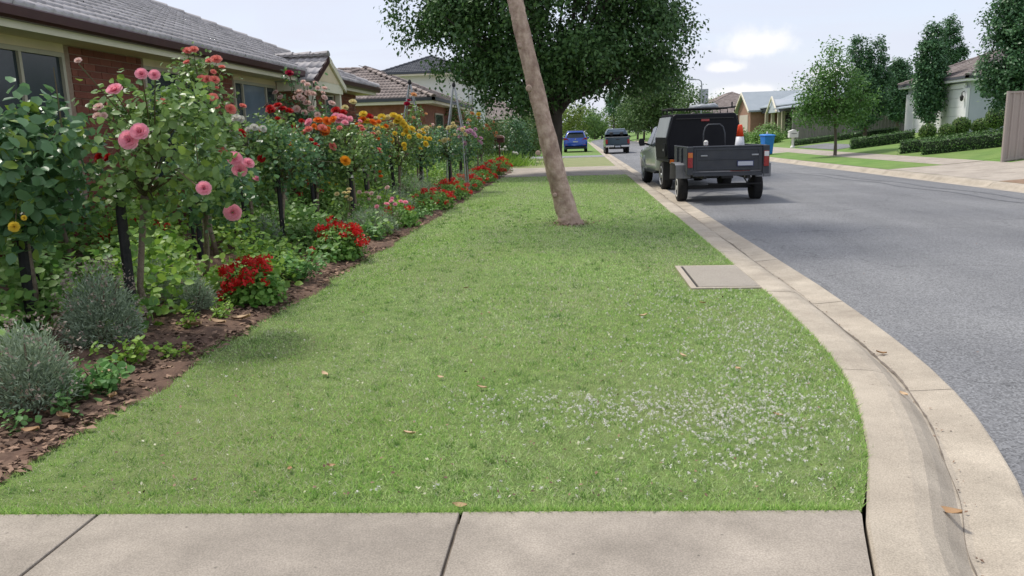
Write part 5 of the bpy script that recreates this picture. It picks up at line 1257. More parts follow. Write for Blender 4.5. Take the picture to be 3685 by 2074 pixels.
# geraniums
gh_p = unit(rng.normal(size=(46, 3))) * np.array((.055, .055, .03)); gh_me = leaf_mesh('flower_head', gh_p, .034 * rng.uniform(.8, 1.2, 46), 'geranium_red', nrm=gh_p * 20, spread=.4)
def geranium(label, x, y, r_, h_, nh, n=900):
    zb = tz(x, y) + .02; root = tag(empty('geranium', (x, y, zb)), label, 'geranium', 'red geraniums along the bed edge')
    d = unit(np.stack([rng.normal(size=n), rng.normal(size=n), np.abs(rng.normal(size=n)) * .8 + .05], 1)); P = d * np.array((r_, r_, h_)) * (rng.uniform(.2, 1, (n, 1)) ** .5)
    leaf_obj('foliage', P, .05 * rng.uniform(.6, 1.3, n), 'geranium_leaf', root, nrm=d + np.array((0, 0, .8)), spread=.5, tpl=TPL_ROUND, aspect=1.35)
    mb = MB(); hd = []
    for k in range(nh):
        a = random.uniform(0, 6.28); t = random.random() ** .5; e = Vector((math.cos(a) * r_ * t * 1.05, math.sin(a) * r_ * t * 1.05, h_ * (1.08 - .75 * t * t) + random.uniform(-.06, .07)))
        mb.tube([(e.x * .4, e.y * .4, .05), (e.x * .85, e.y * .85, e.z * .7), tuple(e)], [.005, .004, .003], 4); hd.append(e)
    mb.build('stems', 'cane', root)
    for e in hd: inst('flower_head', gh_me, root, e, (random.uniform(-.5, .3), random.uniform(-.4, .4), random.uniform(0, 6)), random.uniform(.7, 1.25))
GR = [('red geranium nearest the camera, beside the small round lavender', -2.98, 6.75, .30, .36, 26), ('full red geranium with dense green leaves at the lawn edge', -2.95, 9.3, .36, .42, 30, 1300), ('geranium with few red heads right of the wide lavender', -2.98, 12.8, .34, .3, 6), ('low red geranium halfway along the bed', -2.98, 15.9, .5, .36, 22, 1200), ('red geranium mound before the dark green rose', -3.0, 18.2, .5, .4, 30, 1100),
      ('red geranium mound below the lilac pink rose', -3.02, 21.2, .5, .36, 26), ('red geranium mound opposite the elm', -3.05, 24.6, .55, .4, 28), ('red geranium mound near the end of the bed', -3.1, 28.0, .55, .42, 30), ('last red geranium at the corner of the bed', -3.15, 31.6, .6, .48, 36), ('small red flowered plant in the shade behind the pink rose', -5.0, 8.4, .5, .42, 9), ('red flowered plant among the stakes', -4.6, 13.6, .4, .6, 6)]
for g_ in GR: geranium(*g_)

# leafy seedlings along the edge
def herb(label, x, y, r_, h_, n, m_='herb_leaf', ls=.05):
    zb = tz(x, y) + .015; root = tag(empty('leafy_plant', (x, y, zb)), label, 'plant', 'leafy plants along the bed edge')
    k = max(3, n // 22); tips = np.stack([rng.normal(size=k) * r_ * .55, rng.normal(size=k) * r_ * .55, rng.uniform(.5, 1.0, k) * h_], 1)
    mb = MB()
    for t in tips: mb.tube([(0, 0, -.02), tuple(t * .6), tuple(t)], [.006, .004, .002], 4)
    mb.build('stems', 'cane', root)
    f = rng.uniform(.25, 1.1, (k, n // k, 1)); P = (tips[:, None] * f + rng.normal(size=(k, n // k, 3)) * .028).reshape(-1, 3); P[:, 2] = np.maximum(P[:, 2], .01)
    leaf_obj('foliage', P, ls * rng.uniform(.6, 1.3, len(P)), m_, root, nrm=np.array((0, -.2, 1.0)), spread=.55, tpl=TPL_ROUND, aspect=1.1)
HB = [('bright green crinkled plant nearest the bare soil corner', -2.86, 4.22, .2, .2, 260), ('yellow green seedling behind the crinkled plant', -3.02, 4.75, .2, .17, 170, 'bright_leaf', .04), ('small green seedling on bare soil at the left', -2.84, 3.85, .09, .16, 70, 'herb_leaf', .035), ('tiny seedling alone on the brown soil', -2.93, 3.62, .07, .13, 45, 'herb_leaf', .035),
      ('leggy green herb beside the left edge lavender', -2.90, 4.05, .1, .22, 90, 'herb_leaf', .04), ('pale seedling clump between big lavender and lawn', -2.82, 4.95, .12, .12, 80, 'bright_leaf', .035), ('seedling left of the fallen bark pieces', -3.12, 5.75, .1, .14, 70, 'bright_leaf', .035), ('pale green clump below the small round lavender', -3.0, 6.05, .16, .14, 120, 'bright_leaf', .035),
      ('bushy green plant right of the nearest geranium', -2.92, 7.75, .3, .28, 420, 'herb_leaf', .05), ('lime green clump under the drooping pink rose', -3.35, 8.2, .32, .3, 420, 'bright_leaf', .05), ('blue green leafy clump behind the second geranium', -3.55, 9.9, .4, .36, 520, 'rose_leaf', .06), ('green clump at the lawn edge past the second geranium', -2.92, 11.0, .22, .22, 220), ('low green plants before the wide lavender', -2.88, 13.8, .3, .2, 260), ('leafy edge plant opposite the leaning tree', -2.9, 14.7, .3, .25, 260, 'geranium_leaf')]
for h_ in HB: herb(*h_)
def daisies(label, x, y, n, c, h_):
    zb = tz(x, y); root = tag(empty('flowering_plant', (x, y, zb)), label, 'plant'); k = 160
    P = np.stack([rng.normal(size=k) * .14, rng.normal(size=k) * .14, rng.uniform(.03, h_, k)], 1); leaf_obj('foliage', P, .06, 'cover_leaf', root, tpl=TPL_DIAMOND)
    mb = MB(); fl = []
    for i in range(n):
        e = (random.gauss(0, .16), random.gauss(0, .16), h_ * random.uniform(1.0, 1.5)); mb.tube([(0, 0, 0), (e[0] * .7, e[1] * .7, e[2] * .6), e], .004, 4); fl.append(e)
    mb.build('stems', 'cane', root)
    for e in fl: inst('flower', BM[c], root, e, (random.uniform(.3, .9), random.uniform(-.3, .3), 0), random.uniform(.07, .1))
daisies('small yellow flowers among the black stakes', -4.5, 13.9, 6, 'yellow', .4); daisies('pale yellow flowers left of the wide lavender', -3.6, 12.0, 6, 'cream', .42); daisies('blush flowered plant behind the wide lavender', -3.5, 13.0, 8, 'blush', .4); daisies('orange flowered plant below the yellow rose', -3.7, 14.9, 4, 'orange', .6); daisies('pink and red flowered plant at the lawn edge', -2.95, 12.2, 7, 'pink', .35)

# ground cover between the shrubs
n = 62000
gx_ = rng.uniform(-5.95, -2.82, n); gy_ = 3.5 + 29.5 * rng.random(n) ** 1.25
pat = np.sin(gx_ * 2.3 + 1) * np.sin(gy_ * 1.7) + .6 * np.sin(gx_ * 5 + gy_ * 3.1) + rng.normal(size=n) * .35
ok = (pat > -.45) & ~((gx_ > -3.3) & (gy_ < 6.6)) & ~((gx_ > -3.6) & (gy_ < 5.0)) & ((gx_ < -3.1) | (pat > .35))
gx_, gy_, pat = gx_[ok], gy_[ok], pat[ok]; n = len(gx_)
hmax = np.clip(.12 + .2 * (pat + .3) + .18 * (-3.3 - gx_), .08, .62)
zz_ = np.interp(gx_, TX, TZ) + .02 + hmax * rng.random(n) ** .7
sel = (np.sin(gy_ * .9 + gx_ * 1.4) + rng.normal(size=n) * .5 > .3).astype(int)
o = leaf_obj('ground_cover', np.stack([gx_, gy_, zz_], 1), .075 * rng.uniform(.5, 1.3, n), ['cover_leaf', 'bright_leaf'], None, nrm=np.array((.1, -.3, 1.0)), spread=.6, tpl=TPL_ROUND, mi=sel, aspect=1.1)
tag(o, 'leafy green ground cover filling the rose bed', 'ground cover', kind='stuff')
# bark mulch and crumbs on the bed edge
n = 7000
mx_ = -2.61 - np.abs(rng.normal(size=n)) * .45; my_ = rng.uniform(2.9, 30, n) ** 1.0; my_ = 2.9 + (my_ - 2.9) * rng.random(n) ** .8
mz_ = np.interp(mx_, TX, TZ) + .028
o = leaf_obj('bark_mulch', np.stack([mx_, my_, mz_], 1), rng.uniform(.014, .075, n) ** 1.0, 'bark_chip', None, nrm=np.array((0, 0, 2.2)), spread=.5)
tag(o, 'brown bark mulch scattered on the bare soil', 'mulch', kind='stuff')

# ------------------------------------------------------------------ grass
def edge_x(y): return np.interp(y, [e[1] for e in edge], [e[0] for e in edge])
def in_pit(x, y): return (x > 1.03) & (y > 7.2) & (y < 8.6)
def grass(n, tilt=.9):
    # density falls off smoothly with distance
    u = rng.random(n); a_, b_, k_ = 2.75, 27.4, -1.15
    y = (a_ ** (k_ + 1) + u * (b_ ** (k_ + 1) - a_ ** (k_ + 1))) ** (1 / (k_ + 1)); xl = np.array([bed_edge(v) for v in y]) - .02; xr = edge_x(y)
    x = xl + (xr - xl) * rng.random(n)
    ok = ~in_pit(x, y) & (y > 2.885 + (x - 1.09) * .034 - .004)
    x, y = x[ok], y[ok]; n = len(x)
    yv = unit(np.stack([rng.normal(size=n) * tilt, rng.normal(size=n) * tilt, np.full(n, 1.0)], 1)); xv = unit(np.cross(yv, rng.normal(size=(n, 3))))
    dist = np.hypot(x, y); L_ = rng.uniform(.013, .027, n) * (1 + .04 * dist); w_ = np.maximum(.0038, .00085 * dist) * rng.uniform(.7, 1.4, n)
    pt = np.sin(x * 2.3 + 1.3 * y) * np.sin(y * 1.9 - x); L_ = L_ * (1 + .15 * pt)
    return np.stack([x, y, np.full(n, .1175)], 1), np.stack([xv, yv, np.cross(xv, yv)], 1), L_, w_ / L_
P, Fr, Lg, Ag = grass(270000)
pale = .7 * np.cos((P[:, 0] + .15) * 5.2) * np.clip((P[:, 1] - 4) / 3, 0, 1) + np.sin(P[:, 0] * 1.7 + 2) * np.sin(P[:, 1] * 1.1 + .6) + .5 * np.sin(P[:, 0] * 4.1 + P[:, 1] * 2.7)
mi = (rng.random(len(P)) < np.clip(.16 + .12 * pale, .03, .36)).astype(int)
lush = np.sin(P[:, 0] * 1.3 + 1) * np.sin(P[:, 1] * .9 + 2.2) + .5 * np.sin(P[:, 0] * 3.3 - P[:, 1] * 2.1) + rng.normal(size=len(P)) * .5 - (P[:, 1] - 4.2) * .12 - P[:, 0] * .25
mi = np.where((mi == 0) & (lush > .2), 2, mi)
o = leaf_obj('grass', P, Lg, ['grass_blade', 'dry_blade', 'grass_blade_lush'], None, frames=Fr, aspect=Ag, tpl=TPL_BLADE, mi=mi); tag(o, 'short mown grass of the nature strip', 'grass', kind='stuff')
# longer tufts where mower and edger miss: path edge, kerb edge, pit, bed edge
n = 9000; t = rng.random(n)
tx = np.where(t < .45, rng.uniform(-2.6, 1.05, n), np.where(t < .8, 0, -2.64)); ty = np.where(t < .45, 0, rng.uniform(2.9, 14, n) ** 1)
ty = np.where(t < .45, 2.885 + (tx - 1.09) * .034 + np.abs(rng.normal(size=n)) * .02, ty); tx = np.where((t >= .45) & (t < .8), edge_x(ty) - np.abs(rng.normal(size=n)) * .02, tx); tx = np.where(t >= .8, np.array([bed_edge(v) for v in ty]) + rng.normal(size=n) * .035, tx)
ok = ~in_pit(tx, ty); tx, ty = tx[ok], ty[ok]; n = len(tx)
yv = unit(np.stack([rng.normal(size=n) * .7, rng.normal(size=n) * .7 - .15, np.full(n, 1.0)], 1)); xv = unit(np.cross(yv, rng.normal(size=(n, 3)))); Lt = rng.uniform(.025, .055, n)
o = leaf_obj('edge_grass', np.stack([tx, ty, np.full(n, .117)], 1), Lt, 'grass_blade_lush', None, frames=np.stack([xv, yv, np.cross(xv, yv)], 1), aspect=.0045 / Lt, tpl=TPL_BLADE); tag(o, 'longer grass fringe along the lawn edges', 'grass', kind='stuff')
# coarser tufts and weeds scattered through the turf
nt_ = 1500; k = 16; cx_ = rng.uniform(-2.5, 1.65, nt_); cy_ = 2.95 + 14 * rng.random(nt_) ** 1.7; ok = (cx_ < edge_x(cy_) - .04) & ~in_pit(cx_, cy_); cx_, cy_ = cx_[ok], cy_[ok]; nt_ = len(cx_)
sp = rng.uniform(.012, .05, nt_)
P = np.repeat(np.stack([cx_, cy_, np.full(nt_, .117)], 1), k, 0); P[:, :2] += rng.normal(size=(nt_ * k, 2)) * np.repeat(sp, k)[:, None]; n = len(P)
yv = unit(np.stack([rng.normal(size=n) * .8, rng.normal(size=n) * .8, np.full(n, 1.0)], 1)); xv = unit(np.cross(yv, rng.normal(size=(n, 3)))); Lt = rng.uniform(.022, .042, n) * (1 + .03 * P[:, 1])
tm_ = np.repeat((rng.random(nt_) < .45).astype(int) + (rng.random(nt_) < .12).astype(int), k)
o = leaf_obj('grass_tufts', P, Lt, ['grass_blade_lush', 'grass_blade_dark', 'dry_blade'], None, frames=np.stack([xv, yv, np.cross(xv, yv)], 1), aspect=np.maximum(.0045, .0009 * P[:, 1]) / Lt, tpl=TPL_BLADE, mi=np.clip(tm_, 0, 2)); tag(o, 'coarser grass tufts and weeds in the lawn', 'grass', kind='stuff')
# clover flowers
cx = []; cy = []
for (x, y, sx, sy, k) in ((.75, 3.55, .28, .25, 150), (.35, 3.9, .5, .18, 190), (1.0, 4.0, .3, .28, 150), (.95, 4.75, .4, .45, 150), (1.1, 6.0, .45, .6, 150), (.2, 4.15, .4, .12, 80), (1.25, 5.3, .3, .5, 110), (.9, 6.8, .5, .5, 90), (-.8, 3.0, .5, .05, 7), (.1, 3.02, .5, .05, 5), (-1.2, 5.5, 1, 1.2, 40)):
    cx += list(rng.normal(x, sx, int(k * 2.3))); cy += list(rng.normal(y, sy, int(k * 2.3)))
cx = np.array(cx); cy = np.array(cy); ok = (cy > 2.93) & (cx < edge_x(cy) - .03) & ~in_pit(cx, cy) & (cx > -2.5); cx, cy = cx[ok], cy[ok]
k = 9; d = unit(rng.normal(size=(len(cx), k, 3)) + np.array((0, 0, .5)))
P = np.stack([cx, cy, np.full(len(cx), .145)], 1)[:, None] + d * .0055
o = leaf_obj('clover_flowers', P.reshape(-1, 3), .0078 * np.repeat(rng.uniform(.7, 1.25, len(cx)), k), 'clover', None, nrm=d.reshape(-1, 3) * 1.5, spread=.4); tag(o, 'white clover flowers scattered through the lawn', 'clover', kind='stuff')

# fallen leaves: curled single leaves
def dead_leaf_mesh(seed):
    r_ = random.Random(seed); V_ = []; n_ = 7
    for i in range(n_):
        t = i / (n_ - 1); w_ = .24 * math.sin(math.pi * min(1, t * .93 + .05)) ** .8; c_ = .35 * (t - .5) ** 2 + r_.uniform(-.01, .01)
        for k in (-1, 0, 1): V_.append((k * w_, t - .5, c_ + abs(k) * .13 + .01))
    F_ = [(i * 3 + k, i * 3 + k + 1, i * 3 + k + 4, i * 3 + k + 3) for i in range(n_ - 1) for k in range(2)]
    return mesh_np('fallen_leaf', V_, F_, 'dead_leaf', True)
DL = [dead_leaf_mesh(s_) for s_ in range(4)]
FL = [('curled brown leaf lying in the gutter near the camera', 1.46, 2.99, .10, .028, 1.1), ('brown leaf in the gutter further round the bend', 1.83, 4.35, .06, .022, .4), ('pale leaf by the cracked gutter joint', 2.12, 5.45, .07, .022, 1.4), ('dry leaf on the asphalt at the right picture edge', 3.3, 5.7, .09, .04, .2),
      ('large tan leaf standing in the lower middle of the lawn', -.86, 3.63, .07, .136, 1.2), ('orange leaf at the path edge by the joint', -.49, 2.865, .06, .136, 1.5), ('tan leaf low left of the lawn', -1.32, 3.2, .045, .136, .4), ('second tan leaf low left of the lawn', -1.14, 3.24, .042, .136, 1.5), ('folded tan leaf in the left part of the lawn', -1.62, 4.62, .07, .136, .8),
      ('small tan leaf in the middle of the lawn', -.86, 4.55, .05, .136, 1.0), ('long tan leaf in the middle of the lawn', -.58, 4.35, .06, .136, 1.5), ('pale leaf before the pit lid', 1.06, 6.6, .06, .136, .9), ('dark leaf right of the lawn centre', .98, 4.7, .06, .136, .3), ('brown leaf in the upper lawn', .52, 6.15, .07, .136, 1.8), ('orange brown leaf at mid lawn right', .68, 5.0, .06, .136, .6),
      ('pale leaf in the upper left lawn', -1.1, 7.4, .06, .136, 1.1), ('tan leaf at upper mid lawn', -.75, 6.3, .05, .136, .2), ('small orange leaf right of the clover', 1.02, 3.9, .05, .136, 1.3)]
def kerb_z(x, y):
    i = int(np.argmin((KP[:, 0] - x) ** 2 + (KP[:, 1] - y) ** 2)); o_ = ((x - KP[i, 0]) * KN[i, 0] + (y - KP[i, 1]) * KN[i, 1]) / float(kscale(y))
    return float(np.interp(o_, [q[0] for q in KPROF[1:-1]], [q[1] for q in KPROF[1:-1]])) if 0 < o_ < .71 else None
for lab, x, y, s_, z_, rz in FL:
    kz = kerb_z(x, y); z_ = kz + .012 if kz is not None else z_
    o = inst('fallen_leaf', random.choice(DL), None, (x, y, z_), (random.uniform(-.2, .2), random.uniform(-.25, .25), rz), s_); tag(o, lab, 'leaf', 'fallen leaves')
BK = [('long pale bark strip beside the thick black stake', -3.05, 5.72, .2, 1.2), ('flat pale bark piece at the lawn edge', -2.78, 6.02, .17, 1.5), ('second flat bark piece near the lawn edge', -2.9, 5.85, .14, 1.4), ('reddish leaf litter piece on the bed edge', -2.78, 5.1, .12, .5), ('curled orange leaf on bare soil at the left', -2.78, 3.75, .13, 1.0), ('brown leaf on the soil below the crinkled plant', -2.72, 4.1, .11, .3), ('brown leaf on the left soil corner', -2.82, 3.55, .1, 1.6), ('tan leaf under the big lavender', -3.0, 4.5, .11, 2.1)]
for lab, x, y, s_, rz in BK:
    o = inst('fallen_leaf', random.choice(DL), None, (x, y, tz(x, y) + .045), (random.uniform(-.15, .15), random.uniform(-.2, .2), rz), s_); tag(o, lab, 'leaf', 'fallen leaves and bark on the bed')

# grit in the gutter and on the asphalt
gs = []; 
for k in range(200):
    s_ = random.uniform(2.0, 16); i = int(np.searchsorted(KS, s_ + s_joint - 2)); i = min(i, len(KP) - 1); o_ = random.gauss(.44, .03) * float(kscale(KP[i][1])); gs.append((KP[i][0] + KN[i][0] * o_, KP[i][1] + KN[i][1] * o_, .014))
for k in range(160): gs.append((random.uniform(2.6, 8.5), random.uniform(4.5, 20), .09))
o = leaf_obj('grit', np.array(gs), rng.uniform(.008, .022, len(gs)), 'bark_chip', None, nrm=np.array((0, 0, 2.0)), spread=.5); tag(o, 'fine grit and leaf crumbs along the gutter', 'grit', kind='stuff')

# dry clippings and crumbs lying on the turf
n = 1500; lx_ = rng.uniform(-2.5, 1.6, n); ly_ = 2.95 + 12 * rng.random(n) ** 1.6; ok = (lx_ < edge_x(ly_) - .03) & ~in_pit(lx_, ly_)
o = leaf_obj('lawn_litter', np.stack([lx_[ok], ly_[ok], np.full(ok.sum(), .142)], 1), rng.uniform(.008, .026, ok.sum()), ['bark_chip', 'dry_blade'], None, nrm=np.array((0, 0, 1.6)), spread=.6, mi=(rng.random(ok.sum()) < .45).astype(int)); tag(o, 'dry clippings and leaf crumbs lying on the lawn', 'litter', kind='stuff')
n = 170; a_ = rng.random(n) * 6.283; r0 = .2 + np.abs(rng.normal(size=n)) * .16
o = leaf_obj('trunk_litter', np.stack([-.1 + r0 * np.cos(a_), 12.8 + r0 * np.sin(a_), np.full(n, .15)], 1), rng.uniform(.02, .06, n), 'bark_chip', None, nrm=np.array((0, 0, 1.8)), spread=.6); tag(o, 'bark flakes lying round the foot of the leaning tree', 'litter', kind='stuff')
# tyre scuffs curving towards the far kerb
for ox in (0.0, .55):
    V = []; F = []
    for i in range(60):
        t = i / 59; y = 13.5 + 14 * t; x = 9.15 - ox - 1.25 * t ** 1.6 + .1 * math.sin(i * .4); w_ = .055 * math.sin(math.pi * t) ** .5 * random.uniform(.6, 1.2) + .004
        s2 = (x - 2.4) / (9.5 + shift(y) - 2.4); zr = .012 + .07 * 4 * s2 * (1 - s2) * .5 + .005
        V += [(x - w_, y, zr), (x + w_, y, zr)]
        if i: F.append((2 * i - 2, 2 * i - 1, 2 * i + 1, 2 * i))
    o = bpy.data.objects.new('tyre_scuff', mesh_np('tyre_scuff', V, F, 'tyre_scuff')); link(o); tag(o, 'faint dark tyre scuffs on the asphalt', 'tyre mark', kind='stuff')

# ------------------------------------------------------------------ stormwater pit lid
pit = tag(empty('stormwater_pit', (1.40, 7.9, .12)), 'square concrete stormwater pit lid set in the lawn', 'pit lid')
P0 = (1.40, 7.9, .12)
def pb(nm, x0, x1, y0, y1, z0, z1, m_, bv=.004): return MB().box(x0 - P0[0], x1 - P0[0], y0 - P0[1], y1 - P0[1], z0 - P0[2], z1 - P0[2]).build(nm, m_, pit, bevel=bv)
pb('surround', 1.06, 1.118, 7.27, 8.53, .0, .134, 'kerb_concrete'); pb('surround', 1.118, 1.712, 7.27, 7.32, .0, .133, 'kerb_concrete'); pb('surround', 1.118, 1.712, 8.48, 8.53, .0, .133, 'kerb_concrete')
pb('steel_edge', 1.121, 1.135, 7.323, 8.477, .0, .130, 'stake_black', 0); pb('lid', 1.142, 1.708, 7.327, 8.473, .0, .136, 'pit_concrete')

# ------------------------------------------------------------------ vehicles
def wheel(root, x, y, r_, w_, side, rimm='rim'):
    """axle along x; side -1: outer face to -x"""
    t = MB().lathe([(r_ * .60, -w_ * .5), (r_ * .86, -w_ * .52), (r_ * .97, -w_ * .42), (r_, -w_ * .3), (r_, w_ * .3), (r_ * .97, w_ * .42), (r_ * .86, w_ * .52), (r_ * .60, w_ * .5)], (0, 0, 0), 28, axis=0).build('wheel', 'tyre', root, smooth=True, loc=(x, y, r_))
    mb = MB().lathe([(r_ * .60, 0), (r_ * .66, side * w_ * .53), (r_ * .60, side * w_ * .55), (r_ * .52, side * w_ * .40), (r_ * .2, side * w_ * .44), (r_ * .17, side * w_ * .54), (.005, side * w_ * .54)], (0, 0, 0), 20, axis=0); mb.build('rim', rimm, t)
    for k in range(5):
        a = 6.283 * k / 5; MB().lathe([(.012, 0), (.012, .015)], (side * w_ * .47 - (.015 if side < 0 else 0), math.cos(a) * r_ * .12, math.sin(a) * r_ * .12), 6, axis=0).build('wheel_nut', 'galv', t)
    return t
def vb(root, nm, x0, x1, y0, y1, z0, z1, m_, bv=.01, par=None): return MB().box(x0, x1, y0, y1, z0, z1).build(nm, m_, par or root, bevel=bv)
# --- parked utility with black canopy (rear at local y = 0, facing +y)
ute = tag(empty('utility_vehicle', (3.30, 20.75, 0), R(4.0)), 'pale utility vehicle with tall black canopy parked at the kerb', 'utility vehicle')
can = MB()
def ring_c(y, zb, zt, wb, wm, wt, zm): return [(-wb, y, zb), (-wm, y, zm - .1), (-wm, y, zm + .05), (-wt, y, zt - .04), (-wt + .05, y, zt), (wt - .05, y, zt), (wt, y, zt - .04), (wm, y, zm + .05), (wm, y, zm - .1), (wb, y, zb)]
can.loft([ring_c(0.0, .88, 1.985, .93, .96, .80, 1.34), ring_c(.04, .86, 2.0, .945, .975, .815, 1.34), ring_c(1.72, .86, 2.02, .945, .975, .82, 1.34), ring_c(1.76, .88, 2.0, .93, .96, .80, 1.34)]); can.build('canopy', 'canopy_black', ute, bevel=.012)
cd = MB().add([(-.88, -.012, .93), (.88, -.012, .93), (.90, -.012, 1.36), (.75, -.012, 1.93), (-.75, -.012, 1.93), (-.90, -.012, 1.36)], [(0, 1, 2, 3, 4, 5)]).build('rear_door', 'canopy_black', ute)
sm = cd.modifiers.new('solid', 'SOLIDIFY'); sm.thickness = .012
vb(ute, 'door_rail', -.74, .74, -.045, -.014, 1.86, 1.885, 'black_plastic', .004, cd); vb(ute, 'high_brake_light', -.10, .11, -.05, -.014, 1.80, 1.855, 'light_red', .004); vb(ute, 'door_handle', -.12, .12, -.05, -.014, 1.02, 1.08, 'black_plastic', .006, cd)
# side hatch panels
for s_ in (-1, 1):
    q = MB().add([(s_ * .965, .08, 1.41), (s_ * .965, 1.66, 1.41), (s_ * .845, 1.66, 1.93), (s_ * .845, .08, 1.93)], [(0, 1, 2, 3)]).build('side_hatch', 'steel_grey' if s_ < 0 else 'canopy_black', ute); q.modifiers.new('solid', 'SOLIDIFY').thickness = .02
    q = vb(ute, 'lower_hatch', s_ * .972 if s_ > 0 else -.988, .988 if s_ > 0 else -.972, .1, .62, .92, 1.26, 'canopy_black', .006); vb(ute, 'latch', s_ * .992 if s_ > 0 else -1.0, 1.0 if s_ > 0 else -.992, .3, .4, 1.06, 1.12, 'galv', .003, q)
# cab and bonnet: half-width and height stations
def cabring(y, zb, zbelt, zt, wb, wt):
    return [(-wb, y, zb), (-wb * 1.0, y, zb + .15), (-wb * 1.02, y, zbelt - .12), (-wb * .985, y, zbelt), (-wt, y, zt - .07), (-wt * .9, y, zt), (0, y, zt + .012), (wt * .9, y, zt), (wt, y, zt - .07), (wb * .985, y, zbelt), (wb * 1.02, y, zbelt - .12), (wb, y, zb + .15), (wb, y, zb)]
cab = MB().loft([cabring(1.82, .5, 1.14, 1.74, .91, .70), cabring(2.0, .46, 1.14, 1.80, .925, .71), cabring(2.9, .46, 1.13, 1.80, .93, .70), cabring(3.3, .46, 1.12, 1.72, .93, .66), cabring(3.95, .46, 1.10, 1.14, .93, .78), cabring(4.3, .46, 1.06, 1.10, .93, .74), cabring(4.95, .5, .98, 1.02, .90, .70), cabring(5.1, .55, .86, .9, .82, .6)]).build('cab', 'ute_paint', ute, smooth=True)
for s_ in (-1, 1):
    for (ya, yb) in ((1.98, 2.72), (2.80, 3.42)):
        t0 = 0.0 if yb < 3 else .16; MB().add([(s_ * .925, ya, 1.17), (s_ * .925, yb + (.22 if yb > 3 else 0), 1.16), (s_ * .725, yb - t0, 1.70), (s_ * .725, ya + .02, 1.71)], [(0, 1, 2, 3)]).build('side_window', 'window_glass', ute).modifiers.new('solid', 'SOLIDIFY').thickness = .01
    m_ = MB().loft([[(s_ * 1.0, 3.42, 1.16), (s_ * 1.16, 3.40, 1.15), (s_ * 1.2, 3.4, 1.28), (s_ * 1.16, 3.41, 1.38), (s_ * 1.02, 3.43, 1.38)], [(s_ * 1.0, 3.56, 1.2), (s_ * 1.14, 3.56, 1.19), (s_ * 1.17, 3.56, 1.28), (s_ * 1.13, 3.56, 1.35), (s_ * 1.02, 3.56, 1.35)]]).build('mirror', 'black_plastic', ute, bevel=.015)
    MB().tube([(s_ * .9, 3.5, 1.2), (s_ * 1.03, 3.5, 1.24)], .03, 8).build('mirror_arm', 'black_plastic', m_)
    f = MB().loft([[(s_ * (.90 + .10 * math.sin(math.pi * i / 8) * 1.0), 4.22 + .50 * math.cos(math.pi * i / 8) * k2, .38 + .50 * math.sin(math.pi * i / 8) * k2) for i in range(9)] for k2 in (1.0, .84)]); f.build('wheel_flare', 'ute_paint', ute, smooth=True)
    vb(ute, 'side_step', s_ * .82 if s_ > 0 else -.98, .98 if s_ > 0 else -.82, 1.9, 3.6, .40, .46, 'black_plastic', .02)
    vb(ute, 'door_handle', s_ * .942 if s_ > 0 else -.965, .965 if s_ > 0 else -.942, 2.85, 3.0, 1.0, 1.04, 'galv', .008)
    vb(ute, 'mud_flap', s_ * .62 if s_ > 0 else -.94, .94 if s_ > 0 else -.62, .62, .64, .28, .80, 'black_plastic', .004)
    tl = vb(ute, 'tail_light', s_ * .60 if s_ > 0 else -.88, .88 if s_ > 0 else -.60, -.02, .04, .74, .85, 'light_red', .008); vb(ute, 'indicator', s_ * .79 if s_ > 0 else -.885, .885 if s_ > 0 else -.79, -.026, .036, .742, .848, 'light_amber', .006, tl)
    wheel(ute, s_ * .80, 1.02, .385, .25, s_); wheel(ute, s_ * .80, 4.22, .385, .25, s_)
vb(ute, 'tray', -.93, .93, .0, 1.8, .78, .86, 'black_plastic'); vb(ute, 'chassis_rail', -.45, -.33, .1, 4.6, .50, .66, 'black_plastic'); vb(ute, 'chassis_rail', .33, .45, .1, 4.6, .50, .66, 'black_plastic'); vb(ute, 'rear_axle', -.7, .7, .95, 1.09, .32, .46, 'black_plastic'); vb(ute, 'tow_bar', -.6, .6, -.02, .1, .42, .54, 'black_plastic'); MB().tube([(0, .05, .48), (0, -.22, .46)], .035, 8).build('hitch', 'black_plastic', ute)
vb(ute, 'water_tank', -.40, .45, .2, .8, .32, .62, 'black_plastic', .03)
rk = MB()
for y_ in (.15, .85, 1.6): rk.tube([(-.80, y_, 2.02), (-.80, y_, 2.13), (.80, y_, 2.13), (.80, y_, 2.02)], .018, 6)
for x_ in (-.80, .80): rk.tube([(x_, .08, 2.15), (x_, 1.7, 2.15)], .02, 6)
rk.tube([(.72, .1, 2.13), (.72, .1, 2.27)], .02, 6)
rk.build('roof_rack', 'black_plastic', ute)
ld = tag(empty('rack_load', (3.30, 20.75, 0), R(4.0)), 'folded dark tarp tied on the roof rack of the canopy', 'load')
MB().loft([[(.02 + a * .32 * k + .12, .3 + y_, 2.152 + z_ * k * 1.1) for a, z_ in ((-1, 0), (-.8, .07), (-.3, .10), (.2, .08), (.7, .11), (1, .05), (1.05, 0))] for y_, k in ((0, .7), (.2, 1.0), (.55, .85), (.85, 1.05), (1.1, .6))]).build('tarp', 'steel_grey', ld, smooth=True)

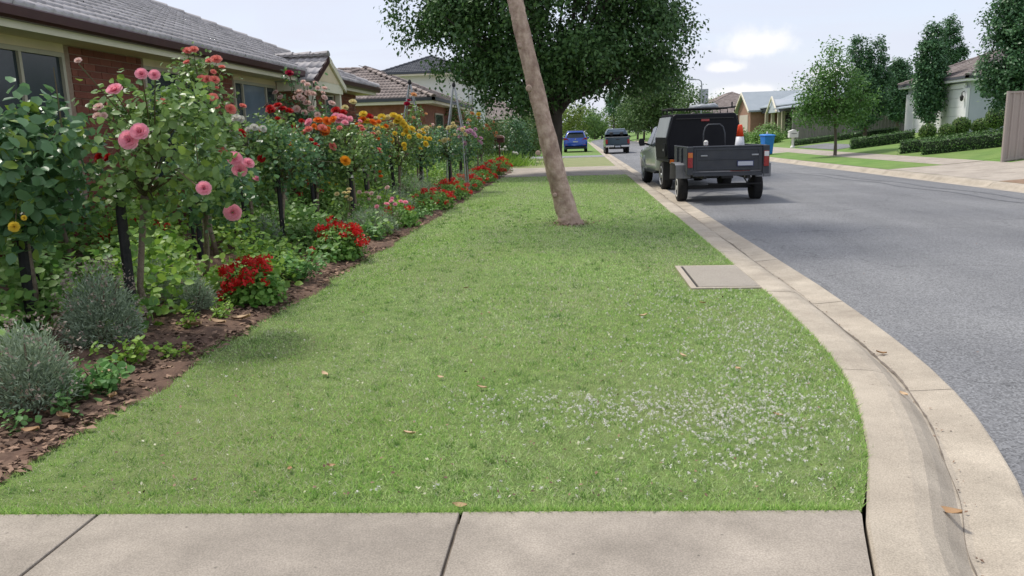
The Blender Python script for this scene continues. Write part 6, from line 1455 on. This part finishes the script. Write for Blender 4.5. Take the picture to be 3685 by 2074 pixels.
# --- box trailer (rear at local y = 0)
trl = tag(empty('box_trailer', (3.19, 16.92, 0), R(.4)), 'dark grey box trailer hitched behind the black canopy', 'trailer')
vb(trl, 'floor', -.80, .80, .02, 2.25, .66, .70, 'trailer_grey', .004)
tg = vb(trl, 'tailgate', -.715, .715, 0.0, .03, .72, 1.205, 'trailer_grey', .008)
for (a, b, c, d_) in ((-.66, .66, 1.155, 1.185), (-.66, .66, .955, .975), (-.66, .66, .745, .775)): vb(trl, 'rib', a, b, -.014, -.001, c, d_, 'trailer_grey', .005, tg)
for x_ in (-.66, .63): vb(trl, 'rib', x_, x_ + .03, -.013, -.001, .776, 1.154, 'trailer_grey', .005, tg)
for x_ in (-.50, .56): vb(trl, 'latch', x_ - .07, x_ + .07, -.03, -.004, 1.03, 1.06, 'galv', .006, tg)
MB().tube([(-.735, .015, 1.225), (.735, .015, 1.225)], .022, 8).build('top_rail', 'trailer_grey', trl)
for s_ in (-1, 1):
    p_ = vb(trl, 'corner_post', s_ * .72 if s_ > 0 else -.86, .86 if s_ > 0 else -.72, -.02, .10, .64, 1.235, 'trailer_grey', .012)
    lt_ = vb(trl, 'light_cluster', s_ * .738 if s_ > 0 else -.842, .842 if s_ > 0 else -.738, -.05, -.021, .80, 1.12, 'light_red', .008, p_)
    vb(trl, 'indicator', s_ * .742 if s_ > 0 else -.838, .838 if s_ > 0 else -.742, -.056, -.051, 1.01, 1.11, 'light_amber' if s_ < 0 else 'light_white', .002, p_)
    vb(trl, 'side_panel', s_ * .80 if s_ > 0 else -.83, .83 if s_ > 0 else -.80, .10, 2.25, .70, 1.20, 'trailer_grey', .006)
    MB().tube([(s_ * .815, .05, 1.22), (s_ * .815, 2.25, 1.22)], .022, 8).build('top_rail', 'trailer_grey', trl)
    for y_ in (.8, 1.5): vb(trl, 'stake_post', s_ * .832 if s_ > 0 else -.868, .868 if s_ > 0 else -.832, y_, y_ + .05, .68, 1.2, 'trailer_grey', .004)
    # folded sheet mudguard
    g0, g1 = (.70, 1.02); mg = MB(); pf = [(.50, .56), (.55, .84), (.72, .875), (1.35, .875), (1.50, .84), (1.58, .50)]
    mg.loft([[(s_ * g0, y_, z_) for y_, z_ in pf] + [(s_ * g0, y_, z_ - .012) for y_, z_ in reversed(pf)], [(s_ * g1, y_, z_) for y_, z_ in pf] + [(s_ * g1, y_, z_ - .012) for y_, z_ in reversed(pf)]]); mg.build('mudguard', 'trailer_guard', trl)
    vb(trl, 'guard_skirt', s_ * .87 if s_ > 0 else -1.02, 1.02 if s_ > 0 else -.87, .485, .498, .555, .84, 'trailer_guard', .004)
    wheel(trl, s_ * .82, 1.02, .31, .21, s_, 'white_paint')
vb(trl, 'front_panel', -.80, .80, 2.22, 2.25, .70, 1.20, 'trailer_grey', .006); vb(trl, 'rear_beam', -.72, .72, .0, .07, .61, .665, 'trailer_grey', .006); vb(trl, 'axle', -.74, .74, .99, 1.06, .28, .35, 'black_plastic', .006); vb(trl, 'chassis_beam', -.50, -.42, .1, 2.3, .54, .655, 'black_plastic', .006); vb(trl, 'chassis_beam', .42, .50, .1, 2.3, .54, .655, 'black_plastic', .006)
for s_ in (-1, 1): MB().tube([(s_ * .55, 2.2, .58), (0, 3.45, .50)], .04, 6).build('drawbar', 'black_plastic', trl)
MB().tube([(0, 3.35, .50), (0, 3.62, .50)], .045, 8).build('coupling', 'galv', trl)
mbs = MB().tube([(.36, .3, .64), (.48, .3, .44), (.60, .3, .64)], .022, 6).tube([(-.35, .3, .42), (.78, .3, .42)], .022, 6); mbs.build('spare_bracket', 'black_plastic', trl); vb(trl, 'reflector', .40, .56, .255, .275, .56, .64, 'light_white', .004)
pl = vb(trl, 'number_plate', .19, .53, -.032, -.015, .81, .925, 'plate_blue', .004, tg); vb(trl, 'plate_face', .205, .515, -.0345, -.0325, .825, .91, 'plate_white', 0, pl)
def chars(txt, parent, x, y, z_, size, m_):
    cu = bpy.data.curves.new('lettering', 'FONT'); cu.body = txt; cu.size = size; cu.extrude = .0008; cu.align_x = 'CENTER'; cu.align_y = 'CENTER'
    o = bpy.data.objects.new('lettering', cu); link(o, parent); o.location = (x, y, z_); o.rotation_euler = (R(90), 0, 0); cu.materials.append(MATS[m_]); return o
# --- things riding in the trailer
cone = tag(empty('traffic_cone', (3.50, 17.28, .70)), 'orange traffic cone with white band standing in the trailer', 'traffic cone')
MB().lathe([(.135, .04), (.128, .42)], n=20).build('lower_sleeve', 'cone_band', cone, smooth=True)
cb_ = MB().lathe([(.132, .02), (.125, .30)], n=20); cone_prof = [(.145, .03), (.105, .50)]
bpy.data.objects.remove([o for o in cone.children][0])
MB().lathe([(.150, .03), (.128, .30)], n=20).build('body', 'cone_orange', cone, smooth=True); MB().lathe([(.129, .30), (.080, .72)], n=20).build('reflective_band', 'cone_band', cone, smooth=True); MB().lathe([(.080, .72), (.048, .955), (.040, .97), (.01, .975)], n=20).build('tip', 'cone_orange', cone, smooth=True); MB().prism([(-.2, -.2), (.2, -.2), (.2, .2), (-.2, .2)], 2, 0, .035).build('base', 'cone_orange', cone, bevel=.01)
mow = tag(empty('push_mower', (3.16, 18.2, .70)), 'mower with tall grey loop handle standing in the trailer', 'mower')
MB().tube([(-.25, .25, .28), (-.24, .28, .80), (-.20, .30, .94), (-.13, .30, 1.0), (.13, .30, 1.0), (.20, .30, .94), (.24, .28, .80), (.25, .25, .28)], .016, 8).build('handle', 'handle_dark', mow, smooth=True)
MB().lathe([(.02, .0), (.28, .02), (.30, .12), (.24, .2), (.15, .24), (.02, .25)], (0, .0, .06), 18).build('deck', 'black_plastic', mow, smooth=True); vb(mow, 'engine', -.12, .14, -.1, .14, .3, .5, 'black_plastic', .03); MB().lathe([(.01, 0), (.05, .02), (.05, .1), (.02, .13)], (-.22, .05, .52), 10).build('fuel_cap', 'white_paint', mow)
for s_ in (-1, 1):
    for y_ in (-.22, .22): MB().lathe([(.01, -.02), (.09, -.02), (.09, .02), (.01, .02)], (s_ * .27, y_, .09), 14, axis=0).build('wheel', 'tyre', mow)

# --- dark pickup driving away
pk = tag(empty('pickup_truck', (2.98, 57.6, 0)), 'dark blue pickup truck with chrome bumper parked further along', 'pickup truck')
def ringp(y, zb, zt, wb, wt): return [(-wb * .96, y, zb), (-wb, y, zb + .2), (-wb, y, (zb + zt) / 2), (-wt, y, zt - .05), (-wt * .95, y, zt), (wt * .95, y, zt), (wt, y, zt - .05), (wb, y, (zb + zt) / 2), (wb, y, zb + .2), (wb * .96, y, zb)]
MB().loft([ringp(.12, .58, 1.20, .86, .84), ringp(.2, .52, 1.22, .89, .87), ringp(2.0, .50, 1.22, .90, .88), ringp(3.6, .50, 1.18, .90, .88), ringp(4.9, .52, 1.06, .88, .84), ringp(5.1, .58, .9, .82, .78)]).build('body', 'navy_paint', pk, smooth=False, bevel=.03)
MB().loft([ringp(1.72, 1.16, 1.30, .86, .85), ringp(1.95, 1.18, 1.78, .84, .66), ringp(2.15, 1.18, 1.83, .84, .66), ringp(3.2, 1.18, 1.82, .84, .65), ringp(3.9, 1.10, 1.22, .84, .80)]).build('cab', 'navy_paint', pk, bevel=.03)
MB().add([(-.72, 1.775, 1.30), (.72, 1.775, 1.30), (.57, 1.925, 1.70), (-.57, 1.925, 1.70)], [(0, 1, 2, 3)]).build('rear_window', 'pale_glass', pk).modifiers.new('solid', 'SOLIDIFY').thickness = .02
for x_ in (-.38, .38): MB().lathe([(.12, 0), (.15, .1), (.13, .24), (.02, .28)], (x_, 1.80, 1.30), 10).build('head_rest', 'black_plastic', pk)
tgp = vb(pk, 'tailgate', -.70, .70, .09, .14, .70, 1.18, 'navy_paint', .02); vb(pk, 'handle', -.12, .12, .07, .09, 1.02, 1.08, 'black_plastic', .01, tgp)
vb(pk, 'top_rail', -.86, .86, .10, .16, 1.20, 1.235, 'galv', .01)
vb(pk, 'rear_bumper', -.88, -.24, .0, .12, .50, .64, 'chrome', .03); vb(pk, 'rear_bumper', .24, .88, .0, .12, .50, .64, 'chrome', .03); vb(pk, 'bumper_step', -.24, .24, .02, .12, .46, .62, 'black_plastic', .02); vb(pk, 'number_plate', -.19, .19, .0, .018, .50, .60, 'plate_white', .004); vb(pk, 'under_tray', -.6, .6, .3, 1.2, .36, .5, 'black_plastic', .03)
for s_ in (-1, 1):
    vb(pk, 'tail_light', s_ * .71 if s_ > 0 else -.875, .875 if s_ > 0 else -.71, .08, .2, .74, 1.06, 'light_red', .02); wheel(pk, s_ * .76, 1.15, .36, .24, s_); wheel(pk, s_ * .76, 4.1, .36, .24, s_)
    vb(pk, 'mirror', s_ * .92 if s_ > 0 else -1.1, 1.1 if s_ > 0 else -.92, 3.0, 3.1, 1.14, 1.32, 'black_plastic', .03)
    MB().add([(s_ * .835, 2.2, 1.24), (s_ * .835, 3.3, 1.24), (s_ * .665, 3.05, 1.74), (s_ * .665, 2.2, 1.74)], [(0, 1, 2, 3)]).build('side_window', 'window_glass', pk).modifiers.new('solid', 'SOLIDIFY').thickness = .012
# --- blue hatch-back on the far lawn
sv = tag(empty('blue_car', (-.08, 61.2, .12)), 'bright blue family car parked on the far grass', 'car')
def ringv(y, zb, zbelt, zt, wb, wt): return [(-wb * .93, y, zb), (-wb, y, zb + .16), (-wb * 1.01, y, zbelt - .18), (-wb * .95, y, zbelt), (-wt, y, zt - .09), (-wt * .86, y, zt), (wt * .86, y, zt), (wt, y, zt - .09), (wb * .95, y, zbelt), (wb * 1.01, y, zbelt - .18), (wb, y, zb + .16), (wb * .93, y, zb)]
MB().loft([ringv(.0, .34, .62, .70, .80, .74), ringv(.06, .28, .78, .98, .88, .82), ringv(.14, .26, .98, 1.12, .91, .80), ringv(.36, .26, 1.04, 1.56, .92, .66), ringv(.6, .26, 1.04, 1.64, .92, .66), ringv(2.4, .26, 1.02, 1.66, .92, .66), ringv(3.0, .26, 1.00, 1.40, .92, .64), ringv(3.55, .28, .98, 1.04, .91, .76), ringv(4.3, .3, .84, .9, .86, .7), ringv(4.45, .36, .66, .72, .78, .6)]).build('body', 'blue_paint', sv, smooth=True)
MB().add([(-.70, .155, 1.10), (.70, .155, 1.10), (.60, .325, 1.46), (-.60, .325, 1.46)], [(0, 1, 2, 3)]).build('rear_window', 'window_glass', sv).modifiers.new('solid', 'SOLIDIFY').thickness = .03
MB().box(-.60, .60, .16, .50, 1.50, 1.56).build('spoiler', 'blue_paint', sv, bevel=.02); MB().box(-.62, .62, .55, 2.4, 1.655, 1.672).build('roof_highlight', 'light_white', sv, bevel=.006)  # white sheet on the blue roof is a painted sun highlight
for s_ in (-1, 1):
    MB().loft([[(s_ * .50, .03, .93), (s_ * .86, .10, .95), (s_ * .86, .10, 1.12), (s_ * .66, .06, 1.08)], [(s_ * .50, .12, .93), (s_ * .92, .34, .95), (s_ * .90, .34, 1.12), (s_ * .66, .14, 1.08)]]).build('tail_light', 'light_red', sv); wheel(sv, s_ * .80, .85, .34, .22, s_); wheel(sv, s_ * .80, 3.5, .34, .22, s_)
    vb(sv, 'mirror', s_ * .92 if s_ > 0 else -1.1, 1.1 if s_ > 0 else -.92, 2.85, 2.98, 1.0, 1.14, 'blue_paint', .03); vb(sv, 'reflector', s_ * .60 if s_ > 0 else -.82, .82 if s_ > 0 else -.60, -.004, .02, .56, .60, 'light_red', .006)
    MB().add([(s_ * .885, .7, 1.06), (s_ * .885, 2.9, 1.05), (s_ * .68, 2.4, 1.54), (s_ * .68, .75, 1.53)], [(0, 1, 2, 3)]).build('side_window', 'window_glass', sv).modifiers.new('solid', 'SOLIDIFY').thickness = .012
vb(sv, 'number_plate', -.19, .19, .015, .04, .76, .87, 'plate_white', .004); vb(sv, 'bumper_trim', -.80, .80, -.02, .1, .30, .44, 'black_plastic', .03); MB().lathe([(.01, -.01), (.05, -.01), (.05, .01), (.01, .01)], (0, .04, 1.0), 12, axis=1).build('badge', 'chrome', sv)

# ------------------------------------------------------------------ street furniture
bn = tag(empty('wheelie_bin', (10.15, 43.0, tz(10.15, 43.0) + .012), R(12)), 'bright blue wheelie bin standing on the far verge', 'bin')
MB().loft([[(-.24 * k - x_, -.26 * k2, z_), (.24 * k, -.26 * k2, z_), (.24 * k, .27 * k2, z_), (-.24 * k, .27 * k2, z_)] for k, k2, x_, z_ in ((.9, .8, 0, .03), (1.0, .95, 0, .5), (1.16, 1.2, 0, .98))]).build('body', 'bin_blue', bn, bevel=.025)
MB().loft([[(-.31, -.36, .99), (.31, -.36, .99), (.31, .36, 1.0), (-.31, .36, 1.0)], [(-.30, -.34, 1.03), (.30, -.34, 1.03), (.30, .36, 1.06), (-.30, .36, 1.06)], [(-.2, -.2, 1.07), (.2, -.2, 1.07), (.2, .3, 1.09), (-.2, .3, 1.09)]]).build('lid', 'bin_blue', bn, bevel=.015)
MB().tube([(-.25, .40, 1.0), (.25, .40, 1.0)], .02, 8).build('handle', 'bin_blue', bn)
for s_ in (-1, 1): MB().lathe([(.02, -.025), (.1, -.025), (.1, .025), (.02, .025)], (s_ * .27, .26, .1), 14, axis=0).build('wheel', 'tyre', bn)
MB().lathe([(.01, 0), (.05, .0), (.05, .1), (.02, .13)], (-.05, -.05, 1.085), 10).build('lid_knob', 'white_paint', bn)
sl_ = tag(empty('street_light', (11.6, 75, tz(11.6, 75))), 'grey curved street light pole behind the utility vehicle', 'street light')
MB().tube([(0, 0, 0), (0, 0, 3), (0, 0, 5.45), (-.06, 0, 5.72), (-.25, 0, 5.86), (-.6, 0, 5.9)], [.09, .075, .06, .05, .045, .04], 10).build('pole', 'steel_grey', sl_, smooth=True)
MB().loft([[(-.55, -.06, 5.86), (-.55, .06, 5.86), (-.55, .05, 5.95), (-.55, -.05, 5.95)], [(-.9, -.12, 5.86), (-.9, .12, 5.86), (-.9, .09, 5.99), (-.9, -.09, 5.99)], [(-1.25, -.08, 5.89), (-1.25, .08, 5.89), (-1.25, .06, 5.96), (-1.25, -.06, 5.96)]]).build('lamp_head', 'steel_grey', sl_, bevel=.015)
MB().box(-1.15, -.7, -.07, .07, 5.84, 5.862).build('lens', 'light_white', sl_)
lb = tag(empty('letterbox', (-3.3, 33.6, tz(-3.3, 33.6))), 'dark red letterbox with rounded lid on a thin post', 'letterbox')
MB().tube([(0, 0, -.1), (0, 0, 1.15)], .03, 8).build('post', 'letter_red', lb); bxl = MB().prism([(-.21, 1.12), (.21, 1.12), (.22, 1.30), (.17, 1.38), (.0, 1.41), (-.17, 1.38), (-.22, 1.30)], 1, -.16, .16).build('box', 'letter_red', lb, bevel=.01)
MB().prism([(-.23, 1.325), (.23, 1.325), (.18, 1.40), (.0, 1.435), (-.18, 1.40)], 1, -.18, .18).build('lid', 'letter_top', lb, bevel=.008); MB().box(-.12, .12, -.172, -.161, 1.24, 1.26).build('slot', 'black_plastic', bxl)
lx = tag(empty('letterbox', (13.0, 48.7, tz(13.0, 48.7))), 'white letterbox on a short post by the dark driveway', 'letterbox')
MB().lathe([(.16, 0), (.13, .08), (.08, .12), (.07, .55), (.12, .6)], n=10).build('post', 'white_paint', lx); MB().prism([(-.26, .6), (.26, .6), (.26, .95), (.30, .97), (.0, 1.08), (-.30, .97), (-.26, .95)], 1, -.2, .2).build('box', 'white_paint', lx, bevel=.01); MB().box(-.15, .15, -.212, -.201, .82, .85).build('slot', 'black_plastic', lx)
